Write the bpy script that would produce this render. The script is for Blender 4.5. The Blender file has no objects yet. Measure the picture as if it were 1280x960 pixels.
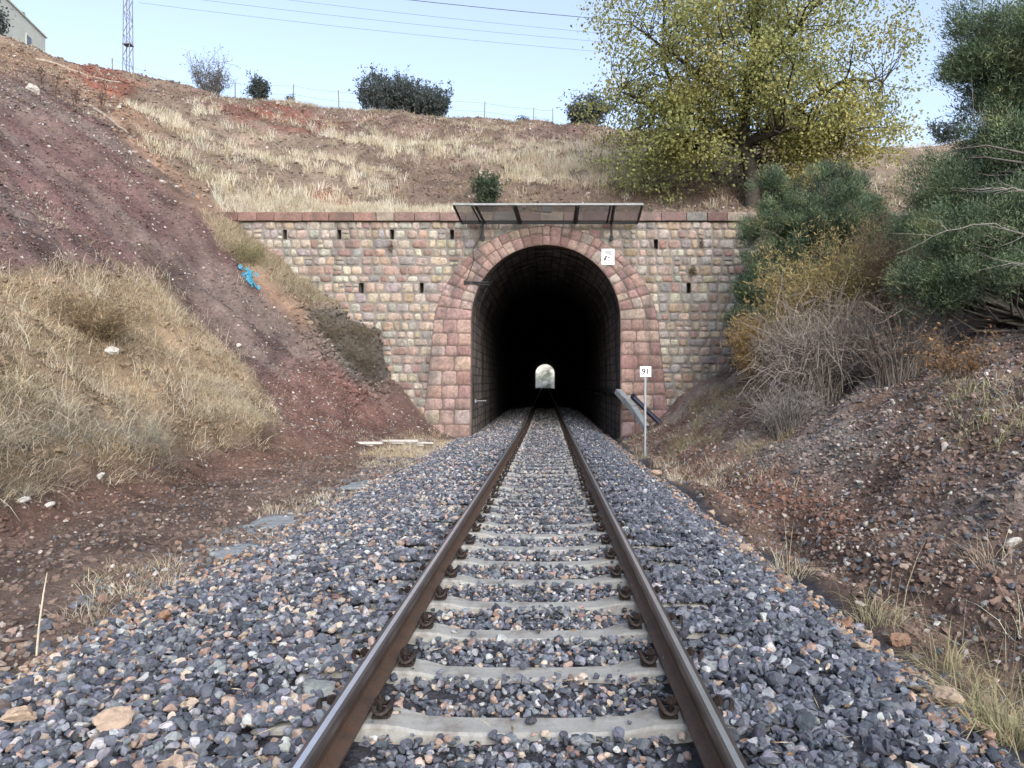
import bpy, math
import numpy as np

# ------------------------------------------------------------------ camera, sky, sun, exposure
S = bpy.context.scene
COL = S.collection
F_PX, VPX, VPY, CAMZ = 930.0, 685.0, 486.0, 1.28      # focal length and vanishing point of the track, rail head = 0 m
cam = bpy.data.objects.new('camera', bpy.data.cameras.new('camera'))
COL.objects.link(cam)
cam.location = (0, 0, CAMZ)
cam.rotation_euler = (math.radians(90), 0, 0)
cam.data.sensor_width = 36
cam.data.lens = F_PX / 1280 * 36
cam.data.shift_x = -(VPX - 640) / 1280
cam.data.shift_y = (VPY - 480) / 1280
cam.data.clip_start, cam.data.clip_end = 0.1, 3000
S.camera = cam

SUN_EL, SUN_AZ = math.radians(34), math.radians(160)    # azimuth clockwise from +Y (the way the track runs)
W = bpy.data.worlds.new('World')
S.world = W
W.use_nodes = True
nt = W.node_tree
sky = nt.nodes.new('ShaderNodeTexSky')
sky.sky_type = 'NISHITA'
sky.sun_disc = False
sky.sun_elevation = SUN_EL
sky.sun_rotation = SUN_AZ
sky.altitude = 600
sky.air_density = 1.0
sky.dust_density = 5.0
sky.ozone_density = 3.0
hs = nt.nodes.new('ShaderNodeHueSaturation')            # thin high haze: the sky colour is paler than a clear one
hs.inputs['Saturation'].default_value = .72
hs.inputs['Value'].default_value = .81
nt.links.new(sky.outputs[0], hs.inputs['Color'])
nt.links.new(hs.outputs[0], nt.nodes['Background'].inputs[0])
nt.nodes['Background'].inputs[1].default_value = 0.15
sun = bpy.data.objects.new('sun', bpy.data.lights.new('sun', 'SUN'))
COL.objects.link(sun)
sun.data.energy = 0.75
sun.data.angle = math.radians(50)
sun.data.color = (1.0, 0.985, 0.965)
sun.rotation_euler = (math.radians(90) - SUN_EL, 0, math.pi - SUN_AZ)
S.view_settings.view_transform = 'Standard'
S.view_settings.look = 'None'
S.view_settings.gamma = 1
S.view_settings.use_curve_mapping = False
S.view_settings.exposure = 1.68
S.cycles.max_bounces = 6
S.cycles.transparent_max_bounces = 12

rs = np.random.RandomState(91)


def at(px, py, Y):
    return np.array([(px - VPX) * Y / F_PX, Y, CAMZ - (py - VPY) * Y / F_PX])


def proj(x, y, z):
    y = np.maximum(y, 2.5)
    return VPX + F_PX * x / y, VPY - F_PX * (z - CAMZ) / y


def ss(a, b, x):
    t = np.clip((x - a) / (b - a), 0, 1)
    return t * t * (3 - 2 * t)


# ------------------------------------------------------------------ noise
_T = [np.random.RandomState(i).rand(256, 256) for i in range(6)]


def vn(x, y, k=0):
    x = np.asarray(x, float); y = np.asarray(y, float)
    xi = np.floor(x).astype(int); yi = np.floor(y).astype(int)
    fx = x - xi; fy = y - yi
    fx = fx * fx * (3 - 2 * fx); fy = fy * fy * (3 - 2 * fy)
    T = _T[k % 6]
    a = T[xi % 256, yi % 256]; b = T[(xi + 1) % 256, yi % 256]
    c = T[xi % 256, (yi + 1) % 256]; d = T[(xi + 1) % 256, (yi + 1) % 256]
    return ((a * (1 - fx) + b * fx) * (1 - fy) + (c * (1 - fx) + d * fx) * fy) * 2 - 1


def fbm(x, y, sc, k=0, octv=3):
    r = 0; a = 1
    for i in range(octv):
        r = r + a * vn(np.asarray(x) / sc + 31.7 * i, np.asarray(y) / sc + 17.3 * i, k + i)
        sc /= 2.1; a *= .5
    return r


# ------------------------------------------------------------------ mesh building
class Geo:
    def __init__(self):
        self.V, self.C, self.F, self.M, self.n = [], [], {}, {}, 0

    def add(self, V, F, col=(1, 1, 1), mi=0):
        V = np.asarray(V, float).reshape(-1, 3)
        F = np.asarray(F, int)
        c = np.asarray(col, float)
        if c.ndim == 1:
            c = np.tile(c, (len(V), 1))
        self.V.append(V); self.C.append(c)
        k = F.shape[1]
        self.F.setdefault(k, []).append(F + self.n)
        self.M.setdefault(k, []).append(np.full(len(F), mi, int))
        self.n += len(V)

    def box(self, c, s, col=(1, 1, 1), mi=0, R=None):
        d = np.array([[x, y, z] for x in (-.5, .5) for y in (-.5, .5) for z in (-.5, .5)]) * np.array(s)
        if R is not None:
            d = d @ np.asarray(R).T
        self.add(d + np.array(c), [[0, 1, 3, 2], [4, 6, 7, 5], [0, 4, 5, 1], [2, 3, 7, 6], [0, 2, 6, 4], [1, 5, 7, 3]], col, mi)

    def tube(self, P, r, n=6, col=(1, 1, 1), cap=True, mi=0):
        P = np.asarray(P, float); m = len(P)
        r = np.broadcast_to(np.asarray(r, float), (m,))
        T = np.gradient(P, axis=0)
        T /= np.linalg.norm(T, axis=1)[:, None] + 1e-9
        up = np.array([0.0, 0, 1]) if abs(T[:, 2]).mean() < .8 else np.array([1.0, 0, 0])
        A = np.cross(T, up); A /= np.linalg.norm(A, axis=1)[:, None] + 1e-9
        B = np.cross(T, A)
        th = np.arange(n) * 2 * math.pi / n
        V = P[:, None] + r[:, None, None] * (np.cos(th)[None, :, None] * A[:, None] + np.sin(th)[None, :, None] * B[:, None])
        i = np.arange(m - 1)[:, None] * n; j = np.arange(n)[None]; k = (j + 1) % n
        F = np.stack([i + j, i + k, i + n + k, i + n + j], -1).reshape(-1, 4)
        self.add(V.reshape(-1, 3), F, col, mi)
        if cap and n > 2:
            for o, rev in ((0, 1), ((m - 1) * n, 0)):
                f = [o + q for q in range(n)]
                self.F.setdefault(n, []).append(np.array([f[::-1] if not rev else f]) + self.n - m * n)
                self.M.setdefault(n, []).append(np.array([mi]))

    def build(self, name, mats, parent=None, origin=None, smooth=False):
        V = np.concatenate(self.V); C = np.concatenate(self.C)
        root = parent
        while root is not None and root.parent is not None:
            root = root.parent
        if root is not None:
            V = V - np.array(root.location)
        elif origin is not None:
            V = V - np.array(origin)
        me = bpy.data.meshes.new(name)
        loops, tot, mi = [], [], []
        for k in self.F:
            f = np.concatenate(self.F[k]); loops.append(f.ravel()); tot.append(np.full(len(f), k)); mi.append(np.concatenate(self.M[k]))
        loops = np.concatenate(loops); tot = np.concatenate(tot); mi = np.concatenate(mi)
        start = np.concatenate([[0], np.cumsum(tot)[:-1]])
        me.vertices.add(len(V)); me.vertices.foreach_set('co', V.ravel())
        me.loops.add(len(loops)); me.loops.foreach_set('vertex_index', loops.astype(np.int32))
        me.polygons.add(len(tot)); me.polygons.foreach_set('loop_start', start.astype(np.int32))
        me.polygons.foreach_set('material_index', mi.astype(np.int32))
        me.polygons.foreach_set('use_smooth', np.full(len(tot), smooth))
        me.update(calc_edges=True)
        a = me.attributes.new('tint', 'FLOAT_COLOR', 'POINT')
        a.data.foreach_set('color', np.c_[C, np.ones(len(C))].astype(np.float32).ravel())
        for m in (mats if isinstance(mats, (list, tuple)) else [mats]):
            me.materials.append(m)
        o = bpy.data.objects.new(name, me); COL.objects.link(o)
        if parent is not None:
            o.parent = parent
        elif origin is not None:
            o.location = origin
        return o


def tag(o, label=None, cat=None, group=None, kind=None):
    if label: o['label'] = label
    if cat: o['category'] = cat
    if group: o['group'] = group
    if kind: o['kind'] = kind
    return o


def thing(name, loc, label, cat, group=None):
    o = bpy.data.objects.new(name, None); COL.objects.link(o)
    o.location = tuple(float(v) for v in loc); o.empty_display_size = .2
    return tag(o, label, cat, group)


# ------------------------------------------------------------------ materials
def material(name, base=None, rough=.85, var=((3.0, .35),), bump=(30.0, .4, .02), metal=0.0, spec=.3, stain=None, streak=None):
    """base None reads the 'tint' attribute; var = noise scale and strength of brightness change; stain = (rgb, scale, low, high)"""
    m = bpy.data.materials.new(name); m.use_nodes = True
    t = m.node_tree; N, L = t.nodes, t.links
    b = N['Principled BSDF']
    b.inputs['Roughness'].default_value = rough
    b.inputs['Metallic'].default_value = metal
    b.inputs['Specular IOR Level'].default_value = spec
    tc = N.new('ShaderNodeTexCoord')
    if base is None:
        a = N.new('ShaderNodeAttribute'); a.attribute_name = 'tint'; c = a.outputs['Color']
    else:
        a = N.new('ShaderNodeRGB'); a.outputs[0].default_value = (*base, 1); c = a.outputs[0]

    def noise(sc, det=5, ro=.6):
        n = N.new('ShaderNodeTexNoise'); n.inputs['Scale'].default_value = sc
        n.inputs['Detail'].default_value = det; n.inputs['Roughness'].default_value = ro
        L.new(tc.outputs['Object'], n.inputs['Vector']); return n.outputs['Fac']
    for sc, amt in var:
        mr = N.new('ShaderNodeMapRange'); mr.inputs[1].default_value = .25; mr.inputs[2].default_value = .75
        mr.inputs[3].default_value = 1 - amt; mr.inputs[4].default_value = 1 + amt
        L.new(noise(sc), mr.inputs[0])
        mx = N.new('ShaderNodeMix'); mx.data_type = 'RGBA'; mx.blend_type = 'MULTIPLY'; mx.inputs[0].default_value = 1
        L.new(c, mx.inputs[6]); L.new(mr.outputs[0], mx.inputs[7]); c = mx.outputs[2]
    if stain:
        rgb, sc, lo, hi = stain
        mr = N.new('ShaderNodeMapRange'); mr.inputs[1].default_value = lo; mr.inputs[2].default_value = hi
        L.new(noise(sc, 6, .65), mr.inputs[0])
        mx = N.new('ShaderNodeMix'); mx.data_type = 'RGBA'; mx.inputs[7].default_value = (*rgb, 1)
        L.new(mr.outputs[0], mx.inputs[0]); L.new(c, mx.inputs[6]); c = mx.outputs[2]
    if streak:
        mp = N.new('ShaderNodeMapping'); mp.inputs['Scale'].default_value = (2.4, 2.4, .22); L.new(tc.outputs['Object'], mp.inputs[0])
        n = N.new('ShaderNodeTexNoise'); n.inputs['Scale'].default_value = 1.0; n.inputs['Detail'].default_value = 5; L.new(mp.outputs[0], n.inputs['Vector'])
        mr = N.new('ShaderNodeMapRange'); mr.inputs[1].default_value = .52; mr.inputs[2].default_value = .74; mr.inputs[4].default_value = .72; L.new(n.outputs['Fac'], mr.inputs[0])
        mx = N.new('ShaderNodeMix'); mx.data_type = 'RGBA'; mx.inputs[7].default_value = (*streak, 1)
        L.new(mr.outputs[0], mx.inputs[0]); L.new(c, mx.inputs[6]); c = mx.outputs[2]
    L.new(c, b.inputs['Base Color'])
    if bump:
        bp = N.new('ShaderNodeBump'); bp.inputs['Strength'].default_value = bump[1]; bp.inputs['Distance'].default_value = bump[2]
        L.new(noise(bump[0], 6, .65), bp.inputs['Height']); L.new(bp.outputs[0], b.inputs['Normal'])
    return m


def leaf_material(name, trans=.35, rough=.6):
    m = bpy.data.materials.new(name); m.use_nodes = True
    t = m.node_tree; N, L = t.nodes, t.links
    b = N['Principled BSDF']; b.inputs['Roughness'].default_value = rough; b.inputs['Specular IOR Level'].default_value = .25
    a = N.new('ShaderNodeAttribute'); a.attribute_name = 'tint'
    L.new(a.outputs['Color'], b.inputs['Base Color'])
    tr = N.new('ShaderNodeBsdfTranslucent'); L.new(a.outputs['Color'], tr.inputs['Color'])
    mx = N.new('ShaderNodeMixShader'); mx.inputs[0].default_value = trans
    L.new(b.outputs[0], mx.inputs[1]); L.new(tr.outputs[0], mx.inputs[2]); L.new(mx.outputs[0], N['Material Output'].inputs['Surface'])
    return m


M_soil = material('soil', None, .95, ((1.1, .22), (9.0, .35), (60.0, .35)), (22.0, .9, .06), spec=.1)
M_stone = material('ballast_stone', None, .8, ((40.0, .35),), (90.0, .6, .008), spec=.25)
M_pebble = material('pebble', None, .85, ((30.0, .3),), (60.0, .5, .01), spec=.2)
M_grass = leaf_material('dry_grass', .3, .8)
M_leaf = leaf_material('leaf', .4, .55)
M_needle = leaf_material('needle', .25, .6)
M_bark = material('bark', None, .95, ((6.0, .4),), (40.0, .8, .02), spec=.1)
M_twig = material('twig', None, .9, ((8.0, .3),), None, spec=.1)
M_masonry = material('masonry', None, .9, ((2.2, .25), (14.0, .35), (70.0, .3)), (40.0, .9, .02), spec=.15,
                     stain=((.085, .075, .068), 4.0, .50, .82), streak=(.105, .095, .088))
M_mortar = material('mortar', (.21, .192, .17), .95, ((3.0, .3), (40.0, .3)), (60.0, .8, .02), spec=.1, streak=(.10, .09, .082))
M_concrete = material('sleeper_concrete', (.275, .272, .25), .9, ((5.0, .15), (60.0, .15)), (120.0, .35, .006), spec=.2,
                      stain=((.15, .13, .11), 6.0, .48, .72))
M_cement = material('old_cement', (.21, .225, .23), .95, ((4.0, .2), (30.0, .25)), (40.0, .7, .02), spec=.1)
M_rust = material('rusty_steel', (.085, .055, .04), .6, ((6.0, .3), (60.0, .3)), (150.0, .4, .003), metal=.35, spec=.4,
                  stain=((.11, .06, .035), 12.0, .5, .7))
M_railtop = material('polished_rail', (.72, .73, .75), .32, ((8.0, .12),), None, metal=.9, spec=.5)
M_railmid = material('rail_head_side', (.12, .10, .09), .42, ((10.0, .2),), None, metal=.7, spec=.5)
M_clip = material('rusted_clip', (.035, .026, .022), .6, ((60.0, .4),), (120.0, .5, .004), metal=.4)
M_galv = material('galvanised_steel', (.42, .45, .47), .5, ((25.0, .2),), (80.0, .2, .002), metal=.5)
M_dullsteel = material('dull_steel', (.24, .25, .25), .6, ((6.0, .3),), None, metal=.2)
M_trough = material('weathered_zinc', (.25, .275, .29), .6, ((3.0, .35), (25.0, .25)), (60.0, .3, .004), metal=.3, stain=((.10, .075, .06), 6.0, .52, .72))
M_mast = material('painted_mast', (.15, .16, .18), .6, ((5.0, .2),), None)
M_white = material('white_enamel', (.78, .79, .80), .45, ((20.0, .05),), None)
M_black = material('black_paint', (.015, .015, .017), .5, ((20.0, .2),), None)
M_darksteel = material('dark_steel', (.035, .037, .04), .55, ((20.0, .3),), None, metal=.3)
M_navy = material('navy_plastic', (.012, .014, .035), .5, ((20.0, .2),), None)
M_render = material('pale_render', (.50, .52, .455), .9, ((1.5, .08), (12.0, .08)), (30.0, .2, .01))
M_glass = material('window_glass', (.05, .06, .07), .12, (), None, spec=.6)
M_wood = material('grey_wood', (.17, .14, .115), .9, ((5.0, .3),), (30.0, .4, .01))
M_whitewood = material('white_board', (.48, .46, .43), .85, ((9.0, .15),), (50.0, .3, .004), stain=((.3, .26, .2), 9.0, .6, .8))
M_blue = material('blue_plastic', (.04, .20, .29), .4, ((20.0, .4),), None)
M_wire = material('wire', (.10, .105, .115), .5, (), None, metal=.4)
M_tile = material('roof_debris', (.12, .11, .10), .9, ((6.0, .3),), (20.0, .5, .02))


def screen_material():
    m = bpy.data.materials.new('wire_mesh'); m.use_nodes = True
    t = m.node_tree; N, L = t.nodes, t.links
    b = N['Principled BSDF']; b.inputs['Base Color'].default_value = (.33, .34, .34, 1); b.inputs['Roughness'].default_value = .55
    tr = N.new('ShaderNodeBsdfTransparent'); mx = N.new('ShaderNodeMixShader'); mx.inputs[0].default_value = .45
    L.new(tr.outputs[0], mx.inputs[1]); L.new(b.outputs[0], mx.inputs[2]); L.new(mx.outputs[0], N['Material Output'].inputs['Surface'])
    return m


M_screen = screen_material()


def lining_material():
    m = bpy.data.materials.new('sooty_lining'); m.use_nodes = True
    t = m.node_tree; N, L = t.nodes, t.links
    b = N['Principled BSDF']; b.inputs['Roughness'].default_value = .9; b.inputs['Specular IOR Level'].default_value = .15
    uv = N.new('ShaderNodeUVMap'); uv.uv_map = 'UVMap'
    br = N.new('ShaderNodeTexBrick'); br.inputs['Scale'].default_value = 1
    br.inputs['Brick Width'].default_value = .48; br.inputs['Row Height'].default_value = .30; br.inputs['Mortar Size'].default_value = .022
    br.inputs['Color1'].default_value = (.30, .26, .23, 1); br.inputs['Color2'].default_value = (.16, .145, .135, 1); br.inputs['Mortar'].default_value = (.075, .068, .062, 1)
    tc = N.new('ShaderNodeTexCoord')
    nd = N.new('ShaderNodeTexNoise'); nd.inputs['Scale'].default_value = 2.2; nd.inputs['Detail'].default_value = 3
    L.new(tc.outputs['Object'], nd.inputs['Vector'])
    vm = N.new('ShaderNodeVectorMath'); vm.operation = 'SCALE'; vm.inputs['Scale'].default_value = .22; L.new(nd.outputs['Color'], vm.inputs[0])
    va = N.new('ShaderNodeVectorMath'); va.operation = 'ADD'; L.new(uv.outputs[0], va.inputs[0]); L.new(vm.outputs[0], va.inputs[1])
    L.new(va.outputs[0], br.inputs['Vector'])
    n = N.new('ShaderNodeTexNoise'); n.inputs['Scale'].default_value = 1.4; n.inputs['Detail'].default_value = 6
    mp = N.new('ShaderNodeMapping'); mp.inputs['Scale'].default_value = (1, 1.6, .35)
    L.new(tc.outputs['Object'], mp.inputs[0]); L.new(mp.outputs[0], n.inputs['Vector'])
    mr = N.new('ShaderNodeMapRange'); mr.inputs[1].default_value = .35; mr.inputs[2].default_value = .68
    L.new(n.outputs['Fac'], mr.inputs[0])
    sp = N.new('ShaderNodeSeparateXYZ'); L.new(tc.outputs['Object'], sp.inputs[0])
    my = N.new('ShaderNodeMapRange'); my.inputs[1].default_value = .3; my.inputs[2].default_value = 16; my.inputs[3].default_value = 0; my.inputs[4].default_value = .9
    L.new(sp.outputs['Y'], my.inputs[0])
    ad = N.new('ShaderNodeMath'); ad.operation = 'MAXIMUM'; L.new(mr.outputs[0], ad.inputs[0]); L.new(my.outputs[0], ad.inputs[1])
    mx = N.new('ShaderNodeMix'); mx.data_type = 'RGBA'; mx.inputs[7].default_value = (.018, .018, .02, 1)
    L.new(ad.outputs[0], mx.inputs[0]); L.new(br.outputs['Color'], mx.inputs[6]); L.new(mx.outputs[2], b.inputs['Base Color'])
    bp = N.new('ShaderNodeBump'); bp.inputs['Strength'].default_value = .8; bp.inputs['Distance'].default_value = .03; bp.invert = True
    L.new(br.outputs['Fac'], bp.inputs['Height']); L.new(bp.outputs[0], b.inputs['Normal'])
    return m


M_lining = lining_material()

# ------------------------------------------------------------------ track alignment
WALL = 25.0
TUN_END = 198.0


def zc(y):
    return np.where(np.asarray(y) < 27, 0, .010 * (np.asarray(y) - 27))


def xc(y):
    return -.1 - .72 * np.clip((np.asarray(y) - 25) / 173, 0, 2)


# ------------------------------------------------------------------ terrain surfaces
class TPS:
    def __init__(self, P, reg=.02):
        P = np.array(P, float); self.P = P[:, :2]; n = len(P)
        K = self.k(self.P) + reg * np.eye(n)
        A = np.zeros((n + 3, n + 3)); A[:n, :n] = K; A[:n, n] = 1; A[:n, n + 1:] = self.P; A[n, :n] = 1; A[n + 1:, :n] = self.P.T
        self.w = np.linalg.solve(A, np.r_[P[:, 2], 0, 0, 0])

    def k(self, X):
        d2 = ((X[:, None] - self.P[None]) ** 2).sum(-1)
        return d2 * np.log(d2 + 1e-9) * .5

    def __call__(self, x, y):
        s = np.shape(x); X = np.c_[np.ravel(x), np.ravel(y)].astype(float); out = []
        for i in range(0, len(X), 40000):
            q = X[i:i + 40000]; n = len(self.P)
            out.append(self.k(q) @ self.w[:n] + self.w[n] + q @ self.w[n + 1:])
        return np.concatenate(out).reshape(s)


LP = []
for y in (-16, -6, 2, 8, 14):
    LP += [(-3.2, y, -.46), (-4.8, y, -.40), (-6.3, y, -.30), (-7.2, y, .18), (-9, y, 1.85), (-11, y, 3.5), (-13.5, y, 5.6), (-18, y, 9.0), (-25, y, 12.5), (-40, y, 17)]
LP += [(-3.2, 18, -.45), (-4.6, 18, -.36), (-5.9, 18, -.15), (-8, 18, 1.4), (-10.5, 18, 3.5), (-13.3, 18, 5.9), (-18, 18, 10), (-25, 18, 13.5)]
LP += [(-3.2, 22, -.42), (-4.1, 22, -.3), (-4.9, 22, 0), (-7, 22, 1.8), (-10, 22, 4.4), (-13, 22, 6.9), (-16.2, 22, 9.3), (-20, 22, 11.8), (-27, 22, 15)]
LP += [(-2.9, 25, -.3), (-3.8, 25, .02), (-5.6, 25, 2.4), (-7.66, 25, 4.65), (-9, 25, 5.75), (-10.75, 25, 7.15), (-14, 25, 9.3), (-18.4, 25, 11.7), (-24, 25, 14.3), (-32, 25, 17)]
T_left = TPS(LP)
RP = []
for y in (-16, -4, 4, 9):
    RP += [(2.3, y, -.5), (2.75, y, -.64), (3.5, y, -.15), (4.6, y, .58), (5.9, y, 1.35), (9, y, 2.6), (14, y, 4.6), (30, y, 9)]
RP += [(2.3, 15, -.5), (2.75, 15, -.62), (3.6, 15, -.1), (4.9, 15, .6), (7, 15, 1.7), (10, 15, 3.1), (15, 15, 5.6)]
RP += [(2.3, 20, -.46), (2.8, 20, -.5), (3.7, 20, .0), (5, 20, .9), (7, 20, 2.2), (11, 20, 4.4), (16, 20, 6.6)]
RP += [(2.6, 25, -.3), (3.4, 25, -.05), (4.5, 25, 1.0), (6.05, 25, 2.1), (8, 25, 3.7), (10, 25, 5.6), (12, 25, 7.0), (16, 25, 8.4), (30, 25, 11.5)]
T_right = TPS(RP)
HP = [(-10.75, 25.3, 7.1), (-8, 25.3, 7.02), (-4, 25.3, 7.02), (0, 25.3, 7.02), (4, 25.3, 7.02), (9, 25.3, 6.9), (12, 25.3, 7.2), (16, 25.3, 8.4), (30, 25.3, 11.5),
      (-14, 25.3, 9.35), (-18.4, 25.3, 11.8), (-24, 25.3, 14.3), (-32, 25.3, 17),
      (-12, 29, 9.9), (-5, 29, 8.9), (2, 29, 8.8), (9, 29, 8.6), (17, 32, 9.9), (-18, 29, 12.6),
      (-16, 33, 13.6), (-8, 33, 11.6), (0, 33, 11.3), (9, 33, 10.9), (-11, 38, 14.8), (0, 38, 14.1), (11, 38, 13.4), (22, 38, 12.9)]
for px, py, Y in ((0, 52, 34), (60, 79, 36), (95, 88, 37), (125, 83, 38), (160, 106, 40), (185, 114, 42), (250, 128, 44), (340, 131, 45), (450, 140, 45), (600, 149, 45), (700, 157, 45), (900, 170, 45), (1130, 185, 45), (1250, 174, 45)):
    HP.append(tuple(at(px, py, Y)))
HP += [(-30.4, 45, 21.0), (-29.5, 40, 19.9), (-36, 42, 22), (-20, 62, 18.0), (0, 62, 17.4), (22, 62, 16.0), (-36, 66, 20), (0, 120, 15), (-50, 120, 17), (50, 120, 14), (0, 190, 12), (-60, 190, 13), (60, 190, 12), (60, 50, 17), (-60, 50, 24)]
T_hill = TPS(HP)


def hill_z(x, y):
    z = T_hill(x, y)
    a = ss(25.3, 28, y)
    z = z + a * (.22 * fbm(x, y, 3.2, 1) + .09 * fbm(x, y, .7, 3))
    z = z + a * .16 * np.sin((y + .9 * fbm(x, y, 6, 2)) * 1.55) * ss(46, 40, y)      # old terrace steps
    return z


def mid_z(x, y):
    u = x - xc(y)
    z = np.interp(u, [-3.3, -1.6, -.9, -.62, .62, .9, 1.6, 2.45], [-.47, -.205, -.20, -.245, -.245, -.20, -.205, -.52])
    return z + zc(y) + .015 * fbm(x, y, .5, 0)


def front_z(x, y):
    x = np.asarray(x, float); y = np.asarray(y, float)
    L = T_left(x, y); R = T_right(x, y)
    slope = ss(-6.4, -8, x)
    L = L + slope * (.24 * fbm(x * .35, y * 1.2, 1.5, 2) + .10 * fbm(x, y, .7, 4) - .16 * np.maximum(fbm(x * .18, y, .9, 5), 0) * ss(-6.8, -9.5, x)) + (.03 + .05 * slope) * fbm(x, y, .35, 1)
    foot = np.interp(y, [-16, 15, 18, 22], [-6.75, -6.65, -6.2, -5.3]) + .35 * fbm(y, y * .3, 2.0, 5)
    L = L + .42 * ss(0, -.2, x - foot) * ss(20, 16, y) - .12 * np.exp(-((x - foot - .5) / .6) ** 2) * ss(20, 16, y)
    cl = (ss(-5.35, -5.75, x) - ss(-4.2, -7.2, x)) * ss(22.6, 24.4, y)
    L = L + 1.3 * cl + .22 * fbm(x, y, .55, 3) * ss(22, 24, y) * ss(-8.5, -7, x) * ss(-4.0, -5.2, x)
    rough = ss(3.0, 4.2, x)
    R = R + rough * (.13 * fbm(x, y, 1.4, 3) + .08 * fbm(x, y, .45, 1)) + .03 * fbm(x, y, .3, 2)
    R = R - .16 * np.exp(-((x - 2.85 - .12 * fbm(y, x * .2, 2.5, 4)) / .22) ** 2) * ss(24, 20, y)
    Mz = mid_z(x, y)
    z = np.where(x < -.5, Mz + (L - Mz) * ss(-2.9, -3.5, x), Mz + (R - Mz) * ss(2.1, 2.5, x))
    w = ss(21, 25.3, y) * np.maximum(ss(-10.0, -11.5, x), ss(9.0, 10.5, x))
    return z + w * (hill_z(x, np.maximum(y, 25.3)) - z) if np.any(w > 0) else z


def ground_z(x, y):
    x = np.asarray(x, float); y = np.asarray(y, float)
    return np.where(y < 25.3, front_z(x, np.minimum(y, 25.3)), hill_z(x, np.maximum(y, 25.3)))


def gz(x, y):
    return float(ground_z(np.array([x]), np.array([y]))[0])


def inpoly(px, py, poly, soft=0.0):
    """1 inside, 0 outside, softened over `soft` pixels"""
    P = np.array(poly, float); Q = np.roll(P, -1, 0)
    ins = np.zeros(np.shape(px), bool); dist = np.full(np.shape(px), 1e9)
    for (x0, y0), (x1, y1) in zip(P, Q):
        c = ((y0 > py) != (y1 > py)) & (px < (x1 - x0) * (py - y0) / (y1 - y0 + 1e-9) + x0)
        ins ^= c
        if soft:
            dx, dy = x1 - x0, y1 - y0
            t = np.clip(((px - x0) * dx + (py - y0) * dy) / (dx * dx + dy * dy + 1e-9), 0, 1)
            dist = np.minimum(dist, np.hypot(px - x0 - t * dx, py - y0 - t * dy))
    if not soft:
        return ins.astype(float)
    return np.clip(.5 + np.where(ins, dist, -dist) / soft / 2, 0, 1)


# where each kind of soil lies (outlines sighted from the camera, laid on the ground itself)
P_PURPLE = [(-60, 60), (0, 92), (60, 100), (130, 150), (225, 250), (330, 360), (420, 440), (560, 545), (440, 548), (350, 545), (300, 450), (240, 390), (200, 345), (110, 325), (0, 345), (-60, 360)]
P_MAROON = [(330, 470), (420, 455), (560, 545), (430, 552), (350, 548)]
P_ORANGE = [(-60, 40), (0, 55), (60, 78), (150, 118), (215, 200), (300, 290), (400, 400), (440, 450), (330, 360), (225, 250), (130, 150), (60, 100), (0, 92)]
P_REDTOP = [(190, 108), (340, 126), (460, 138), (560, 148), (745, 156), (745, 182), (600, 172), (480, 172), (330, 158), (265, 142)]
P_RED1 = [(375, 235), (400, 228), (440, 250), (430, 262), (380, 250)]
P_RED2 = [(265, 132), (330, 130), (420, 150), (400, 160), (300, 150)]
P_BROWN = [(480, 195), (560, 195), (620, 220), (760, 225), (930, 215), (940, 265), (590, 262), (500, 265)]
P_REDFOOT = [(150, 590), (345, 548), (440, 545), (440, 575), (300, 600), (200, 625), (0, 690), (0, 640)]
P_REDBANK = [(830, 555), (900, 560), (1010, 600), (1090, 650), (1030, 690), (930, 640), (845, 600)]
P_DARKCLIFF = [(395, 375), (470, 395), (485, 480), (450, 480), (400, 420)]
P_GRASSBANK = [(-80, 350), (0, 345), (110, 330), (200, 350), (240, 390), (300, 450), (340, 535), (160, 582), (0, 618), (-80, 640)]
P_GREYBANK = [(880, 560), (1290, 560), (1290, 760), (1180, 720), (1080, 640)]


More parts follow.
